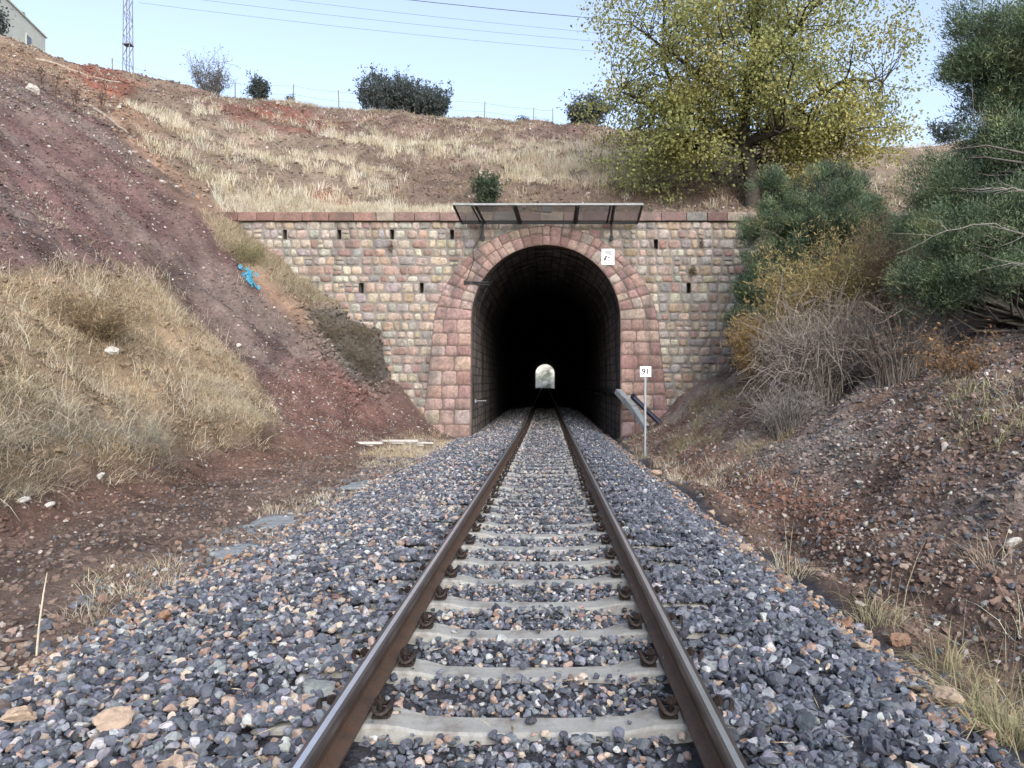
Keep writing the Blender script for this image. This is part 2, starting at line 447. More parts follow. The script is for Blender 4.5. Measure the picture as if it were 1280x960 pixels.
def soil_colour(x, y, z):
    px, py = proj(x, y, z)
    wob = 14 * fbm(x, y, 1.3, 2); wob2 = 10 * fbm(x, y, 1.1, 5)
    px = px + wob; py = py + wob2
    hill = y > 25.3
    c = np.empty((len(x), 3))
    c[:] = (.115, .083, .067)                                        # brown dirt
    bal = (x > -3.25) & (x < 2.35) & ~hill
    c[bal] = (.055, .055, .062)
    lb = (x < -6.7) & ~hill
    c[lb] = (.16, .12, .09)
    c[hill] = (.165, .128, .098)
    rb = (x > 2.6) & ~hill
    c[rb] = (.145, .10, .078)

    def lay(poly, rgb, soft=10, cond=True, amt=1.0):
        w = (inpoly(px, py, poly, soft) * amt * cond)[:, None]
        c[:] = c * (1 - w) + np.array(rgb) * w
    frontL = (x < -3.5) & (y < 30)
    lay(P_ORANGE, (.225, .15, .105), 16, x < -3.5)
    lay(P_PURPLE, (.115, .073, .068), 12, frontL)
    st = np.clip(.5 + 1.1 * fbm(x * .22, y * 1.1, 1.0, 5), 0, 1) * inpoly(px, py, P_PURPLE, 12) * frontL
    w = (st * .75)[:, None]; c[:] = c * (1 - w) + np.array((.168, .135, .118)) * w
    dk = np.clip(2.2 * fbm(x * .3, y * 1.1, .8, 1) - .6, 0, 1) * inpoly(px, py, P_PURPLE, 12) * frontL
    w = (dk * .6)[:, None]; c[:] = c * (1 - w) + np.array((.062, .043, .042)) * w
    lay(P_MAROON, (.125, .07, .058), 14, frontL, .8)
    lay(P_DARKCLIFF, (.085, .075, .065), 8, frontL)
    lay(P_GRASSBANK, (.215, .16, .105), 10, frontL)
    lay(P_REDFOOT, (.125, .076, .058), 12, frontL, .8)
    lay(P_BROWN, (.135, .098, .078), 14, hill)
    lay([(85, 86), (125, 80), (175, 112), (150, 122), (100, 100)], (.17, .075, .055), 8, hill)
    lay(P_REDTOP, (.145, .10, .083), 8, hill)
    lay(P_RED1, (.19, .085, .062), 6, hill)
    lay(P_RED2, (.17, .075, .058), 6, hill)
    lay(P_REDBANK, (.165, .092, .066), 18, rb, .8)
    w = (np.clip(.5 + 1.2 * fbm(x, y, 1.1, 2), 0, 1) * rb * ss(3.4, 4.2, x) * .8)[:, None]; c[:] = c * (1 - w) + np.array((.185, .16, .145)) * w
    m = fbm(x, y, .9, 4)[:, None]
    m2 = fbm(x, y, .3, 2)[:, None]
    return c * np.clip(1 + .24 * m + .2 * m2, .35, 1.8)


def sheet(name, xs, ys, zf, mat, colf, kind='structure'):
    X, Y = np.meshgrid(xs, ys)
    x, y = X.ravel(), Y.ravel()
    z = zf(x, y)
    nx, ny = len(xs), len(ys)
    i = np.arange(ny - 1)[:, None] * nx; j = np.arange(nx - 1)[None]
    Fq = np.stack([i + j, i + j + 1, i + nx + j + 1, i + nx + j], -1).reshape(-1, 4)
    g = Geo(); g.add(np.c_[x, y, z], Fq, colf(x, y, z))
    o = g.build(name, mat, smooth=True)
    return tag(o, kind=kind)


def steps(*seg):
    out = []
    for a, b, d in seg:
        out.append(np.arange(a, b - 1e-6, d))
    out.append([seg[-1][1]])
    return np.concatenate(out)


sheet('ground', steps((-60, -14, .45), (-14, -3.2, .1), (-3.2, 2.2, .2), (2.2, 8, .07), (8, 50, .45)),
      steps((-16, 3, .5), (3, 10, .08), (10, 25.3, .1)), front_z, M_soil, soil_colour)
sheet('hill', steps((-70, -26, .8), (-26, -14, .25), (-14, 14, .18), (14, 30, .3), (30, 75, .9)),
      steps((25.3, 47, .16), (47, 197, 5)), hill_z, M_soil, soil_colour)
sheet('trackbed', np.linspace(-3.4, 2.9, 18), steps((25.3, 45, .4), (45, 215, 3)), mid_z, M_soil,
      lambda x, y, z: np.tile((.055, .055, .06), (len(x), 1)))


def far_z(x, y):
    return np.interp(y, [200, 205, 232, 300], [1.2, 1.3, 22, 40]) + .5 * fbm(x, y, 6, 1)


sheet('hillside', steps((-60, -12, 2), (-12, 10, .4), (10, 60, 2)), steps((203, 240, .5), (240, 300, 4)), far_z, M_soil,
      lambda x, y, z: np.where(fbm(x, y, 2.2, 3)[:, None] > .05, np.array([.24, .25, .19]), np.array([.42, .40, .34])) * (1 + .5 * fbm(x, y, 1.4, 2)[:, None]))

# ------------------------------------------------------------------ tunnel portal
OC, OR, SPR = -.07, 2.5, 3.6            # opening: centre line, half width, springing height
RC, RR = 2.93, 3.81                     # outer edge of the arch ring
portal = thing('tunnel_portal', (OC, WALL, -.3), 'stone railway tunnel portal with a pink stone arch ring set in a rubble masonry wall', 'tunnel')


def ring_half(z):
    z = np.asarray(z, float)
    up = np.sqrt(np.maximum(RR ** 2 - np.maximum(z - RC, 0) ** 2, 0))
    return np.where(z > RC, up, RR + (RC - z) * .11)


def stone(G, q, yf, dep, col, r, joint=.018, seed_amp=.016, jit=.024, rnd=(.08, .26)):
    """one dressed stone filling the quad q (bl, br, tr, tl in x, z), bulging from the mortar plane yf by dep"""
    q = np.array(q, float); c = q.mean(0)
    e = q - c
    L = np.linalg.norm(e, axis=1)[:, None]
    q = c + e * (1 - joint * r.uniform(.9, 1.9) / L) + r.uniform(-jit, jit, (4, 2))
    t = np.array([0, .10, .36, .66, .90, 1.0])
    U, Vv = np.meshgrid(t, t)
    P = ((1 - U) * (1 - Vv))[..., None] * q[0] + (U * (1 - Vv))[..., None] * q[1] + (U * Vv)[..., None] * q[2] + ((1 - U) * Vv)[..., None] * q[3]
    a = np.abs(2 * U - 1); b = np.abs(2 * Vv - 1)
    k = (a * b) ** 3
    P = P - (P - c) * (k * r.uniform(*rnd))[..., None]
    edge = np.maximum(a, b)
    h = np.interp(edge, [0, .5, .8, 1], [1, 1.0, .92, -.15]) * dep * r.uniform(.75, 1.25)
    h = h + (edge < .95) * r.uniform(-1, 1, U.shape) * seed_amp
    V = np.c_[P[..., 0].ravel(), (yf - h).ravel(), P[..., 1].ravel()]
    n = 6; i = np.arange(n - 1)[:, None] * n; j = np.arange(n - 1)[None]
    Fq = np.stack([i + j, i + j + 1, i + n + j + 1, i + n + j], -1).reshape(-1, 4)
    G.add(V, Fq, col * r.uniform(.86, 1.14))


PAL_W = np.array([(.345, .285, .225), (.315, .24, .20), (.26, .175, .15), (.30, .275, .245), (.235, .22, .20), (.325, .255, .18), (.39, .345, .285)])
PAL_R = np.array([(.29, .195, .17), (.315, .225, .19), (.245, .155, .138), (.36, .29, .225), (.31, .25, .215)])

slots = [(356, 296), (424, 297), (490, 297), (565, 299), (452, 357), (527, 357), (820, 303), (932, 299), (861, 363), (921, 365)]
slots = [(at(a, b, WALL)[0], at(a, b, WALL)[2]) for a, b in slots]
gw, gm = Geo(), Geo()
r = np.random.RandomState(5)
zcur, XL, XR = -.75, -11.3, 9.6
YM = WALL
while zcur < 6.86:
    h = r.uniform(.24, .35)
    if zcur + h > 6.66: h = 6.90 - zcur
    z0, z1 = zcur, zcur + h; zm = (z0 + z1) / 2
    hw = float(ring_half(min(z1, RC + RR - .001)))
    spans = [(XL, OC - hw + .05), (OC + hw - .05, XR)] if z1 < RC + RR - .02 else [(XL, XR)]
    for (a, b) in spans:
        cells = []; x = a
        here = sorted([s for s in slots if z0 <= s[1] < z1 and a < s[0] < b])
        while x < b - .02:
            w = r.uniform(.20, .42) if r.rand() < .88 else r.uniform(.42, .62)
            if here and x + w > here[0][0] - .07:
                sx = here.pop(0)[0]
                if sx - .07 - x > .08: cells.append((x, sx - .07, 0))
                cells.append((sx - .07, sx + .07, 1)); x = sx + .07; continue
            if b - x - w < .16: w = b - x
            cells.append((x, x + w, 0)); x += w
        for (p, q_, hole) in cells:
            if hole:
                d = .55
                B = np.array([[p, YM, z0], [q_, YM, z0], [q_, YM, z1], [p, YM, z1], [p, YM + d, z0], [q_, YM + d, z0], [q_, YM + d, z1], [p, YM + d, z1]])
                gm.add(B, [[0, 1, 5, 4], [1, 2, 6, 5], [2, 3, 7, 6], [3, 0, 4, 7], [4, 5, 6, 7]])
                continue
            gm.add([[p, YM, z0], [q_, YM, z0], [q_, YM, z1], [p, YM, z1]], [[0, 1, 2, 3]])
            mx = (p + q_) / 2
            wts = np.array([.24, .20, .13, .15, .09, .07, .12])
            if mx > 2: wts = np.array([.27, .15, .08, .18, .08, .10, .14])
            if zm < 2.2: wts = wts * np.array([1, 1, 1.6, 1, 1.1, .8, .5])
            col = PAL_W[r.choice(7, p=wts / wts.sum())] * (1 + r.uniform(-.06, .06, 3))
            if h > .29 and q_ - p < .4 and r.rand() < .16:
                zs = z0 + h * r.uniform(.4, .6)
                stone(gw, [(p, z0), (q_, z0), (q_, zs), (p, zs)], YM, .032, col, r)
                col = PAL_W[r.choice(7, p=wts / wts.sum())]
                stone(gw, [(p, zs), (q_, zs), (q_, z1), (p, z1)], YM, .032, col, r)
            else:
                stone(gw, [(p, z0), (q_, z0), (q_, z1), (p, z1)], YM, .034, col, r)
    zcur = z1
gm.box((XL - .25, WALL + .62, 3.2), (.5, 1.2, 7.6)); gm.box((XR + .25, WALL + .62, 3.2), (.5, 1.2, 7.6))
wall = gw.build('stone_wall', M_masonry, portal, smooth=True)
gm.build('mortar', M_mortar, portal)

# arch ring: wedges above the springing, courses below
ga, gb = Geo(), Geo()
YR = WALL - .075


def ring_pt(th, k):
    """th 0..pi from right springing over the crown, k 0 inner..1 outer; polar about the opening centre"""
    d = np.array([math.cos(th), math.sin(th)])
    p0 = np.array([OC, SPR]) + OR * d
    c = np.array([OC, RC]); o = np.array([OC, SPR]) - c
    bq = o @ d; cq = o @ o - RR ** 2
    t = -bq + math.sqrt(bq * bq - cq)
    p1 = np.array([OC, SPR]) + t * d
    return p0 + (p1 - p0) * k


nW = 27
ths = np.linspace(0, math.pi, nW + 1) + np.r_[0, r.uniform(-.018, .018, nW - 1), 0]
for i in range(nW):
    a, b = ths[i], ths[i + 1]
    mid = abs((a + b) / 2 - math.pi / 2)
    ks = [0, r.uniform(.42, .6), 1] if mid < .75 else [0, r.uniform(.28, .4), r.uniform(.6, .74), 1]
    if r.rand() < .18: ks.pop(1)
    for k0, k1 in zip(ks[:-1], ks[1:]):
        col = PAL_R[r.choice(5, p=[.34, .24, .18, .10, .14])] * (1 + r.uniform(-.05, .05, 3))
        stone(ga, [ring_pt(b, k0), ring_pt(a, k0), ring_pt(a, k1), ring_pt(b, k1)], YR, .03, col, r, .010, .008, .010, (.04, .12))
for sgn in (-1, 1):
    zt = SPR
    while zt > -.65:
        h = r.uniform(.34, .5); zb = zt - h
        inn0 = OC + sgn * (OR + .012 * max(0, SPR - zt)); o1 = OC + sgn * float(ring_half(zt)); o0 = OC + sgn * float(ring_half(zb))
        ks = [0, r.uniform(.25, .42), r.uniform(.58, .75), 1] if r.rand() < .75 else [0, r.uniform(.4, .6), 1]
        for k0, k1 in zip(ks[:-1], ks[1:]):
            xs = [inn0 + (o0 - inn0) * k0, inn0 + (o0 - inn0) * k1, inn0 + (o1 - inn0) * k1, inn0 + (o1 - inn0) * k0]
            q = [(xs[0], zb), (xs[1], zb), (xs[2], zt), (xs[3], zt)]
            if sgn < 0: q = [q[1], q[0], q[3], q[2]]
            col = PAL_R[r.choice(5, p=[.36, .22, .22, .07, .13])] * (1 + r.uniform(-.05, .05, 3))
            stone(ga, q, YR, .03, col, r, .010, .008, .010, (.04, .12))
        zt = zb
# backing of the ring: joints, reveal on the opening side and outer edge
prof_in = [(OC + OR, -.7)] + [tuple(ring_pt(t, 0)) for t in np.linspace(0, math.pi, 41)] + [(OC - OR, -.7)]
prof_out = [(OC + float(ring_half(-.7)), -.7)] + [tuple(ring_pt(t, 1)) for t in np.linspace(0, math.pi, 41)] + [(OC - float(ring_half(-.7)), -.7)]
n = len(prof_in)
Vb = [(x, YR + .004, z) for x, z in prof_in] + [(x, YR + .004, z) for x, z in prof_out] + [(x, WALL + .05, z) for x, z in prof_out] + [(x, WALL + .35, z) for x, z in prof_in]
Fb = []
for i in range(n - 1):
    Fb += [[i, i + 1, n + i + 1, n + i], [n + i, n + i + 1, 2 * n + i + 1, 2 * n + i], [i + 1, i, 3 * n + i, 3 * n + i + 1]]
gb.add(Vb, Fb, (.15, .11, .095))
arch = ga.build('arch_ring', M_masonry, portal, smooth=True)
gb.build('joint', M_masonry, arch)

# coping
gc = Geo(); x = XL - .1
while x < XR + .1:
    w = r.uniform(.55, 1.05)
    red = x < -6.5
    col = np.array(PAL_R[r.choice([0, 2, 1])] if red or r.rand() < .45 else PAL_W[r.choice([3, 4, 0, 1])]) * r.uniform(.75, 1.0)
    if red: col = col * np.array([.74, .66, .63])
    else: col = col * .8
    d = r.uniform(-.012, .012)
    gc.box((x + w / 2, WALL + .20 + d, 7.045 + d * .6), (w - .014, .66, .29), col)
    x += w
bev = gc.build('coping', M_masonry, portal)
bm_ = bev.modifiers.new('Bevel', 'BEVEL'); bm_.width = .018; bm_.segments = 2

# lining
gl = Geo()
ys = np.r_[np.arange(WALL + .34, 40, .8), np.arange(40, TUN_END + 1, 6.0)]
prof = np.array([(x - OC, z) for x, z in prof_in])
arc = np.r_[0, np.cumsum(np.hypot(*np.diff(prof, axis=0).T))]
Vl = np.concatenate([np.c_[prof[:, 0] + OC + (xc(y) - xc(25)), np.full(n, y), prof[:, 1] + zc(y)] for y in ys])
i = np.arange(len(ys) - 1)[:, None] * n; j = np.arange(n - 1)[None]
Fl = np.stack([i + j, i + n + j, i + n + j + 1, i + j + 1], -1).reshape(-1, 4)
gl.add(Vl, Fl)
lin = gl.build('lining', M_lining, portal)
uvl = lin.data.uv_layers.new(name='UVMap')
vi = np.empty(len(lin.data.loops), np.int32); lin.data.loops.foreach_get('vertex_index', vi)
uvl.data.foreach_set('uv', np.c_[np.tile(arc, len(ys))[vi] , np.repeat(ys, n)[vi]][:, ::-1].astype(np.float32).ravel())
# far headwall seen edge-on through the bore
gh = Geo(); cx, cz = float(xc(TUN_END)), float(zc(TUN_END))
pi_ = [(x - OC + cx - xc(25) + OC, z + cz) for x, z in prof_in]
po_ = [(cx + (x - OC) * 3.2, cz + 3 + (z - 3) * 2.6) for x, z in prof_in]
Vh = [(x, TUN_END - .2, z) for x, z in pi_] + [(x, TUN_END - .2, z) for x, z in po_] + [(x, TUN_END + .4, z) for x, z in pi_] + [(x, TUN_END + .4, z) for x, z in po_]
Fh = []
for i in range(n - 1):
    Fh += [[i, n + i, n + i + 1, i + 1], [2 * n + i, 2 * n + i + 1, 3 * n + i + 1, 3 * n + i]]
gh.add(Vh, Fh, (.33, .29, .24)); gh.build('far_headwall', M_masonry, portal)

# ------------------------------------------------------------------ rails, sleepers
RP_ = [(-.0625, 0), (.0625, 0), (.0625, .011), (.02, .026), (.008, .04), (.008, .098), (.033, .112), (.0335, .138), (.027, .1485), (.012, .15),
       (-.012, .15), (-.027, .1485), (-.0335, .138), (-.033, .112), (-.008, .098), (-.008, .04), (-.02, .026), (-.0625, .011)]
RP_ = np.array(RP_)
ys = np.r_[np.arange(-6, 30, 2.0), np.arange(30, 215, 4.0)]
for sgn, lab in ((-1, 'rusty steel rail with a polished running edge, the left one of the pair'), (1, 'rusty steel rail with a polished running edge, the right one of the pair')):
    g = Geo(); m = len(RP_)
    V = np.concatenate([np.c_[RP_[:, 0] + xc(y) + sgn * .751, np.full(m, y), RP_[:, 1] - .15 + zc(y)] for y in ys])
    i = np.arange(len(ys) - 1)[:, None] * m
    for j in range(m):
        mi = 1 if j == 9 else (2 if j in (7, 8, 10, 11, 6, 12) else 0)
        k = (j + 1) % m
        g.add(np.zeros((0, 3)), np.zeros((0, 4), int)) if False else None
        Fq = np.stack([i[:, 0] + j, i[:, 0] + k, i[:, 0] + m + k, i[:, 0] + m + j], -1)
        g.F.setdefault(4, []).append(Fq); g.M.setdefault(4, []).append(np.full(len(Fq), mi))
    g.V.append(V); g.C.append(np.ones_like(V)); g.n = len(V)
    o = g.build('steel_rail', [M_rust, M_railtop, M_railmid], origin=(float(xc(0) + sgn * .751), 3.0, -.15))
    tag(o, lab, 'rail', 'rails of the track')

SP = .61
Y0 = 3.3


def sleeper_geo():
    g = Geo()
    us = np.array([-1.2, -1.17, -.98, -.62, -.55, -.44, -.2, .2, .44, .55, .62, .98, 1.17, 1.2])
    top = np.array([-.21, -.185, -.166, -.164, -.172, -.200, -.207, -.207, -.200, -.172, -.164, -.166, -.185, -.21])
    hw = np.array([.085, .098, .102, .102, .098, .088, .084, .084, .088, .098, .102, .102, .098, .085])
    prof = []
    for u, t, w in zip(us, top, hw):
        prof.append([(u, -w - .035, -.40), (u, -w - .002, t - .012), (u, -w + .012, t), (u, w - .012, t), (u, w + .002, t - .012), (u, w + .035, -.40)])
    V = np.array(prof).reshape(-1, 3); m = 6
    i = np.arange(len(us) - 1)[:, None] * m; j = np.arange(m)[None]; k = (j + 1) % m
    g.add(V, np.stack([i + j, i + k, i + m + k, i + m + j], -1).reshape(-1, 4))
    g.add(V[:m], [[5, 4, 3, 2, 1, 0]]); g.add(V[-m:], [[0, 1, 2, 3, 4, 5]])
    return g


def clip_geo(side, inner):
    """spring clip with plate and bolt, beside the rail foot"""
    g = Geo(); s = side * inner
    bx = side * .751 - s * .0 + (-side if inner > 0 else side) * .105
    d = (-side if inner > 0 else side)
    g.box((bx + d * .01, 0, -.152), (.07, .10, .012))
    g.box((bx + d * .04, 0, -.146), (.025, .07, .024))
    th = np.linspace(-2.5, 2.5, 15)
    P = np.c_[bx + d * (.012 + .045 * np.cos(th)), .062 * np.sin(th), -.118 + .018 * np.cos(2 * th)]
    g.tube(P, .0115, 6)
    g.tube([(bx, 0, -.15), (bx, 0, -.075)], .013, 6)
    g.tube([(bx, 0, -.108), (bx, 0, -.088)], .024, 6)
    return g


sleepers = []
root = thing('concrete_sleeper', (0, 0, 0), 'x', 'sleeper', 'concrete sleepers of the track')
sleeper_geo().build('body', M_concrete, root)
for side in (-1, 1):
    for inner in (1, -1):
        clip_geo(side, inner).build('rail_clip', M_clip, root)


def dup(root, loc, label):
    c = root.copy(); COL.objects.link(c); c.location = loc; c['label'] = label
    for ch in list(root.children):
        d = ch.copy(); COL.objects.link(d); d.parent = c
        for gch in ch.children:
            e = gch.copy(); COL.objects.link(e); e.parent = d
    return c


ordn = ['first', 'second', 'third', 'fourth', 'fifth', 'sixth', 'seventh', 'eighth', 'ninth', 'tenth', 'eleventh', 'twelfth', 'thirteenth', 'fourteenth']
ysl = Y0 + SP * np.arange(70)
for i, y in enumerate(ysl):
    if i == 0:
        lab = 'concrete sleeper nearest the camera with a dark stone lying on it'
    elif i < 14:
        lab = 'pale concrete sleeper across the track, %s one counted from the camera' % ordn[i]
    elif y < WALL:
        lab = 'pale concrete sleeper half sunk in ballast on the far stretch before the portal'
    else:
        lab = 'dim concrete sleeper in the ballast inside the tunnel'
    loc = (float(xc(y)) + (0 if i == 0 else rs.uniform(-.012, .012)), float(y), float(zc(y)) - (.004 if y < 8 else .02))
    if i == 0:
        root.location = loc; root['label'] = lab
    else:
        dup(root, loc, lab)

# ------------------------------------------------------------------ stones


def ico(sub):
    t = (1 + 5 ** .5) / 2
    V = np.array([(-1, t, 0), (1, t, 0), (-1, -t, 0), (1, -t, 0), (0, -1, t), (0, 1, t), (0, -1, -t), (0, 1, -t), (t, 0, -1), (t, 0, 1), (-t, 0, -1), (-t, 0, 1)], float)
    Fc = [(0, 11, 5), (0, 5, 1), (0, 1, 7), (0, 7, 10), (0, 10, 11), (1, 5, 9), (5, 11, 4), (11, 10, 2), (10, 7, 6), (7, 1, 8), (3, 9, 4), (3, 4, 2), (3, 2, 6), (3, 6, 8), (3, 8, 9), (4, 9, 5), (2, 4, 11), (6, 2, 10), (8, 6, 7), (9, 8, 1)]
    V /= np.linalg.norm(V, axis=1)[:, None]; V = list(map(tuple, V))
    for _ in range(sub):
        cache, nf = {}, []

        def mid(a, b):
            k = (min(a, b), max(a, b))
            if k not in cache:
                m = np.array(V[a]) + np.array(V[b]); V.append(tuple(m / np.linalg.norm(m))); cache[k] = len(V) - 1
            return cache[k]
        for a, b, c in Fc:
            x, y, z = mid(a, b), mid(b, c), mid(c, a)
            nf += [(a, x, z), (b, y, x), (c, z, y), (x, y, z)]
        Fc = nf
    return np.array(V), np.array(Fc)


def rock_protos(sub, n, seed, cuts=8, lo=.34, hi=.72):
    rr = np.random.RandomState(seed); V0, F0 = ico(sub); out = []
    for _ in range(n):
        V = V0.copy()
        for _ in range(cuts):
            nrm = rr.normal(size=3); nrm /= np.linalg.norm(nrm); d = rr.uniform(lo, hi)
            e = np.maximum(V @ nrm - d, 0); V = V - e[:, None] * nrm
        V *= np.array([1, rr.uniform(.65, .95), rr.uniform(.5, .8)])
        V += rr.normal(size=V.shape) * .035
        out.append(V / np.abs(V).max())
    return np.array(out), F0


def rand_rot(n, rr):
    q = rr.normal(size=(n, 4)); q /= np.linalg.norm(q, axis=1)[:, None]
    w, x, y, z = q.T
    return np.stack([1 - 2 * (y * y + z * z), 2 * (x * y - z * w), 2 * (x * z + y * w), 2 * (x * y + z * w), 1 - 2 * (x * x + z * z), 2 * (y * z - x * w), 2 * (x * z - y * w), 2 * (y * z + x * w), 1 - 2 * (x * x + y * y)], -1).reshape(n, 3, 3)


ROCK_HI = rock_protos(2, 16, 3)
ROCK_MD = rock_protos(1, 30, 1)
ROCK_LO = rock_protos(0, 24, 2)


def stones_into(g, pos, size, cols, protos, rr):
    PV, PF = protos; n = len(pos)
    k = rr.randint(len(PV), size=n); R = rand_rot(n, rr)
    V = np.einsum('nij,nvj->nvi', R, PV[k]) * size[:, None, None]
    V[..., 2] *= .85
    V += pos[:, None]
    nv = PV.shape[1]
    Fq = (PF[None] + (np.arange(n) * nv)[:, None, None]).reshape(-1, 3)
    g.add(V.reshape(-1, 3), Fq, np.repeat(cols, nv, 0))


def pick(pal, p, n, rr, jit=.15):
    pal = np.array(pal); c = pal[rr.choice(len(pal), size=n, p=np.array(p) / np.sum(p))]
    return c * (1 + rr.uniform(-jit, jit, (n, 1))) * (1 + rr.uniform(-.05, .05, (n, 3)))


PAL_B = [(.080, .088, .107), (.125, .134, .158), (.050, .055, .067), (.20, .207, .223), (.36, .36, .355), (.29, .215, .175), (.38, .315, .255), (.20, .135, .115)]
P_LEFT = [.27, .23, .16, .12, .065, .06, .065, .03]
P_RIGHT = [.37, .27, .23, .08, .025, .01, .012, .003]


def ballast(y0, y1, dens, protos, rr, szmul=1.0, layers=2):
    pos_, siz_, col_ = [], [], []
    for lay in range(layers):
        n = int((y1 - y0) * 5.9 * dens)
        x = rr.uniform(-3.45, 2.45, n); y = rr.uniform(y0, y1, n)
        if y1 > WALL + 1: x = rr.uniform(-2.6, 2.45, n)
        u = x - xc(y)
        ed = np.where(u < 0, -3.15 + .22 * fbm(y, x * .1, 1.5, 3), 2.30 + .10 * fbm(y, x * .1, 1.1, 4))
        keep = np.where(u < 0, u > ed, u < ed)
        edge = np.minimum(np.abs(u - ed), 1)
        keep &= (edge > .25) | (rr.rand(n) < .3 + 2.8 * edge)
        ys_ = (y - Y0) / SP; dy = np.abs(ys_ - np.round(ys_)) * SP
        on = (np.abs(u) < 1.26) & (dy < np.where(np.abs(u) > .8, .135, .098))
        keep &= ~(np.abs(np.abs(u) - .751) < .07)
        between = np.abs(u) < .7
        s = (.017 + .024 * rr.rand(n) ** 1.4) * np.where(rr.rand(n) < .12, 1.35, 1) * np.where(between, .78, 1) * szmul
        covered = on & (np.abs(u) > .8)
        keep &= ~(on & ~covered & (rr.rand(n) > np.where(np.abs(u) > .56, .3, np.where(y > 17, .75, np.where(y > 9, .10, .02)))))
        keep &= ~(covered & (np.abs(u) < .84) & (rr.rand(n) > .8))
        z = mid_z(x, y) + lay * .026 + rr.uniform(-.006, .016, n)
        z = np.where(covered, -.160 + zc(y) + s * .55 + lay * .012, z)
        z = np.where(on & ~covered, -.20 + zc(y) + s * .5, z)
        z = z + np.where(between & ~on, .018 * np.cos(dy * 10), 0)
        c = np.where((u > .75)[:, None], pick(PAL_B, P_RIGHT, n, rr), pick(PAL_B, P_LEFT, n, rr))
        dirty = ((edge < np.where(u > 0, .36, .3)) & (rr.rand(n) < np.where(u > 0, .42, .35)))[:, None]
        c = np.where(dirty, pick([(.26, .17, .115), (.33, .25, .185), (.18, .12, .09)], [1, 1, 1], n, rr), c)
        pos_.append(np.c_[x, y, z][keep]); siz_.append(s[keep]); col_.append(c[keep])
    return np.concatenate(pos_), np.concatenate(siz_), np.concatenate(col_)


rr = np.random.RandomState(17)
g = Geo()
p, s, c = ballast(2.3, 11, 480, ROCK_MD, rr); stones_into(g, p, s, c, ROCK_MD, rr)
p, s, c = ballast(2.3, 9, 260, ROCK_MD, np.random.RandomState(18), .8, 2); k = np.abs(p[:, 0] + .1) < .70; stones_into(g, p[k], s[k], c[k], ROCK_MD, rr)
_n = 5200; _u = rr.uniform(.83, 1.24, _n) * np.where(rr.rand(_n) < .5, 1, -1); _y = Y0 + SP * rr.randint(-1, 14, _n) + rr.uniform(-.13, .13, _n)
_s = rr.uniform(.018, .034, _n); stones_into(g, np.c_[_u + xc(_y), _y, -.158 + _s * .5], _s, np.where((_u > 0)[:, None], pick(PAL_B, P_RIGHT, _n, rr), pick(PAL_B, P_LEFT, _n, rr)), ROCK_MD, rr)
p, s, c = ballast(11, 26, 300, ROCK_LO, rr, 1.1); stones_into(g, p, s, c, ROCK_LO, rr)
p, s, c = ballast(26, 48, 110, ROCK_LO, rr, 1.6, 1); stones_into(g, p, s, c, ROCK_LO, rr)
tag(g.build('ballast', M_stone), 'crushed dark grey and tan ballast stones around the sleepers', 'ballast', kind='stuff')

# ------------------------------------------------------------------ pebbles in the soil


def scatter(n, x0, x1, y0, y1, poly, rr, soft=12, cond=None, noise=None):
    x = rr.uniform(x0, x1, n); y = rr.uniform(y0, y1, n); z = ground_z(x, y)
    px, py = proj(x, y, z)
    k = np.ones(n, bool)
    if poly is not None: k &= rr.rand(n) < inpoly(px, py, poly, soft)
    if cond is not None: k &= cond(x, y)
    if noise is not None: k &= fbm(x, y, noise[0], noise[2] if len(noise) > 2 else 1) > noise[1]
    return x[k], y[k], z[k]


g = Geo(); rr = np.random.RandomState(23)
PAL_P = [(.32, .285, .25), (.23, .18, .145), (.13, .11, .10), (.10, .105, .115), (.19, .125, .095), (.44, .41, .38)]


def pebbles(n, x0, x1, y0, y1, poly, smin, smax, w, cond=None, noise=None, pr=ROCK_LO):
    x, y, z = scatter(n, x0, x1, y0, y1, poly, rr, 10, cond, noise)
    s = smin + (smax - smin) * rr.rand(len(x)) ** 3
    stones_into(g, np.c_[x, y, z + s * .25], s, pick(PAL_P, w, len(x), rr), pr, rr)


pebbles(9000, -7.5, -2.9, 3, 24, None, .008, .045, [.07, .2, .36, .22, .14, .02])
pebbles(5000, -3.9, -2.7, 3, 20, None, .014, .06, [.10, .15, .2, .45, .1, .02])
pebbles(16000, -20, -3.5, 12, 25, P_PURPLE, .012, .06, [.22, .2, .2, .1, .2, .08])
pebbles(5000, -26, -6, 18, 40, P_ORANGE, .02, .12, [.25, .3, .15, .05, .2, .05])
pebbles(9000, 2.4, 9, 3, 25, None, .010, .06, [.17, .2, .2, .25, .14, .04])
pebbles(7000, 2.8, 6.5, 3, 14, None, .010, .045, [.12, .15, .2, .38, .12, .03])
pebbles(9000, -24, 14, 26, 45, None, .025, .10, [.2, .3, .2, .05, .2, .05])


def clods(n, x0, x1, y0, y1, poly, smin, smax, cond=None):
    x, y, z = scatter(n, x0, x1, y0, y1, poly, rr, 10, cond)
    s = smin + (smax - smin) * rr.rand(len(x)) ** 2.5
    stones_into(g, np.c_[x, y, z + s * .1], s, soil_colour(x, y, z) * rr.uniform(.75, 1.25, (len(x), 1)), ROCK_LO, rr)


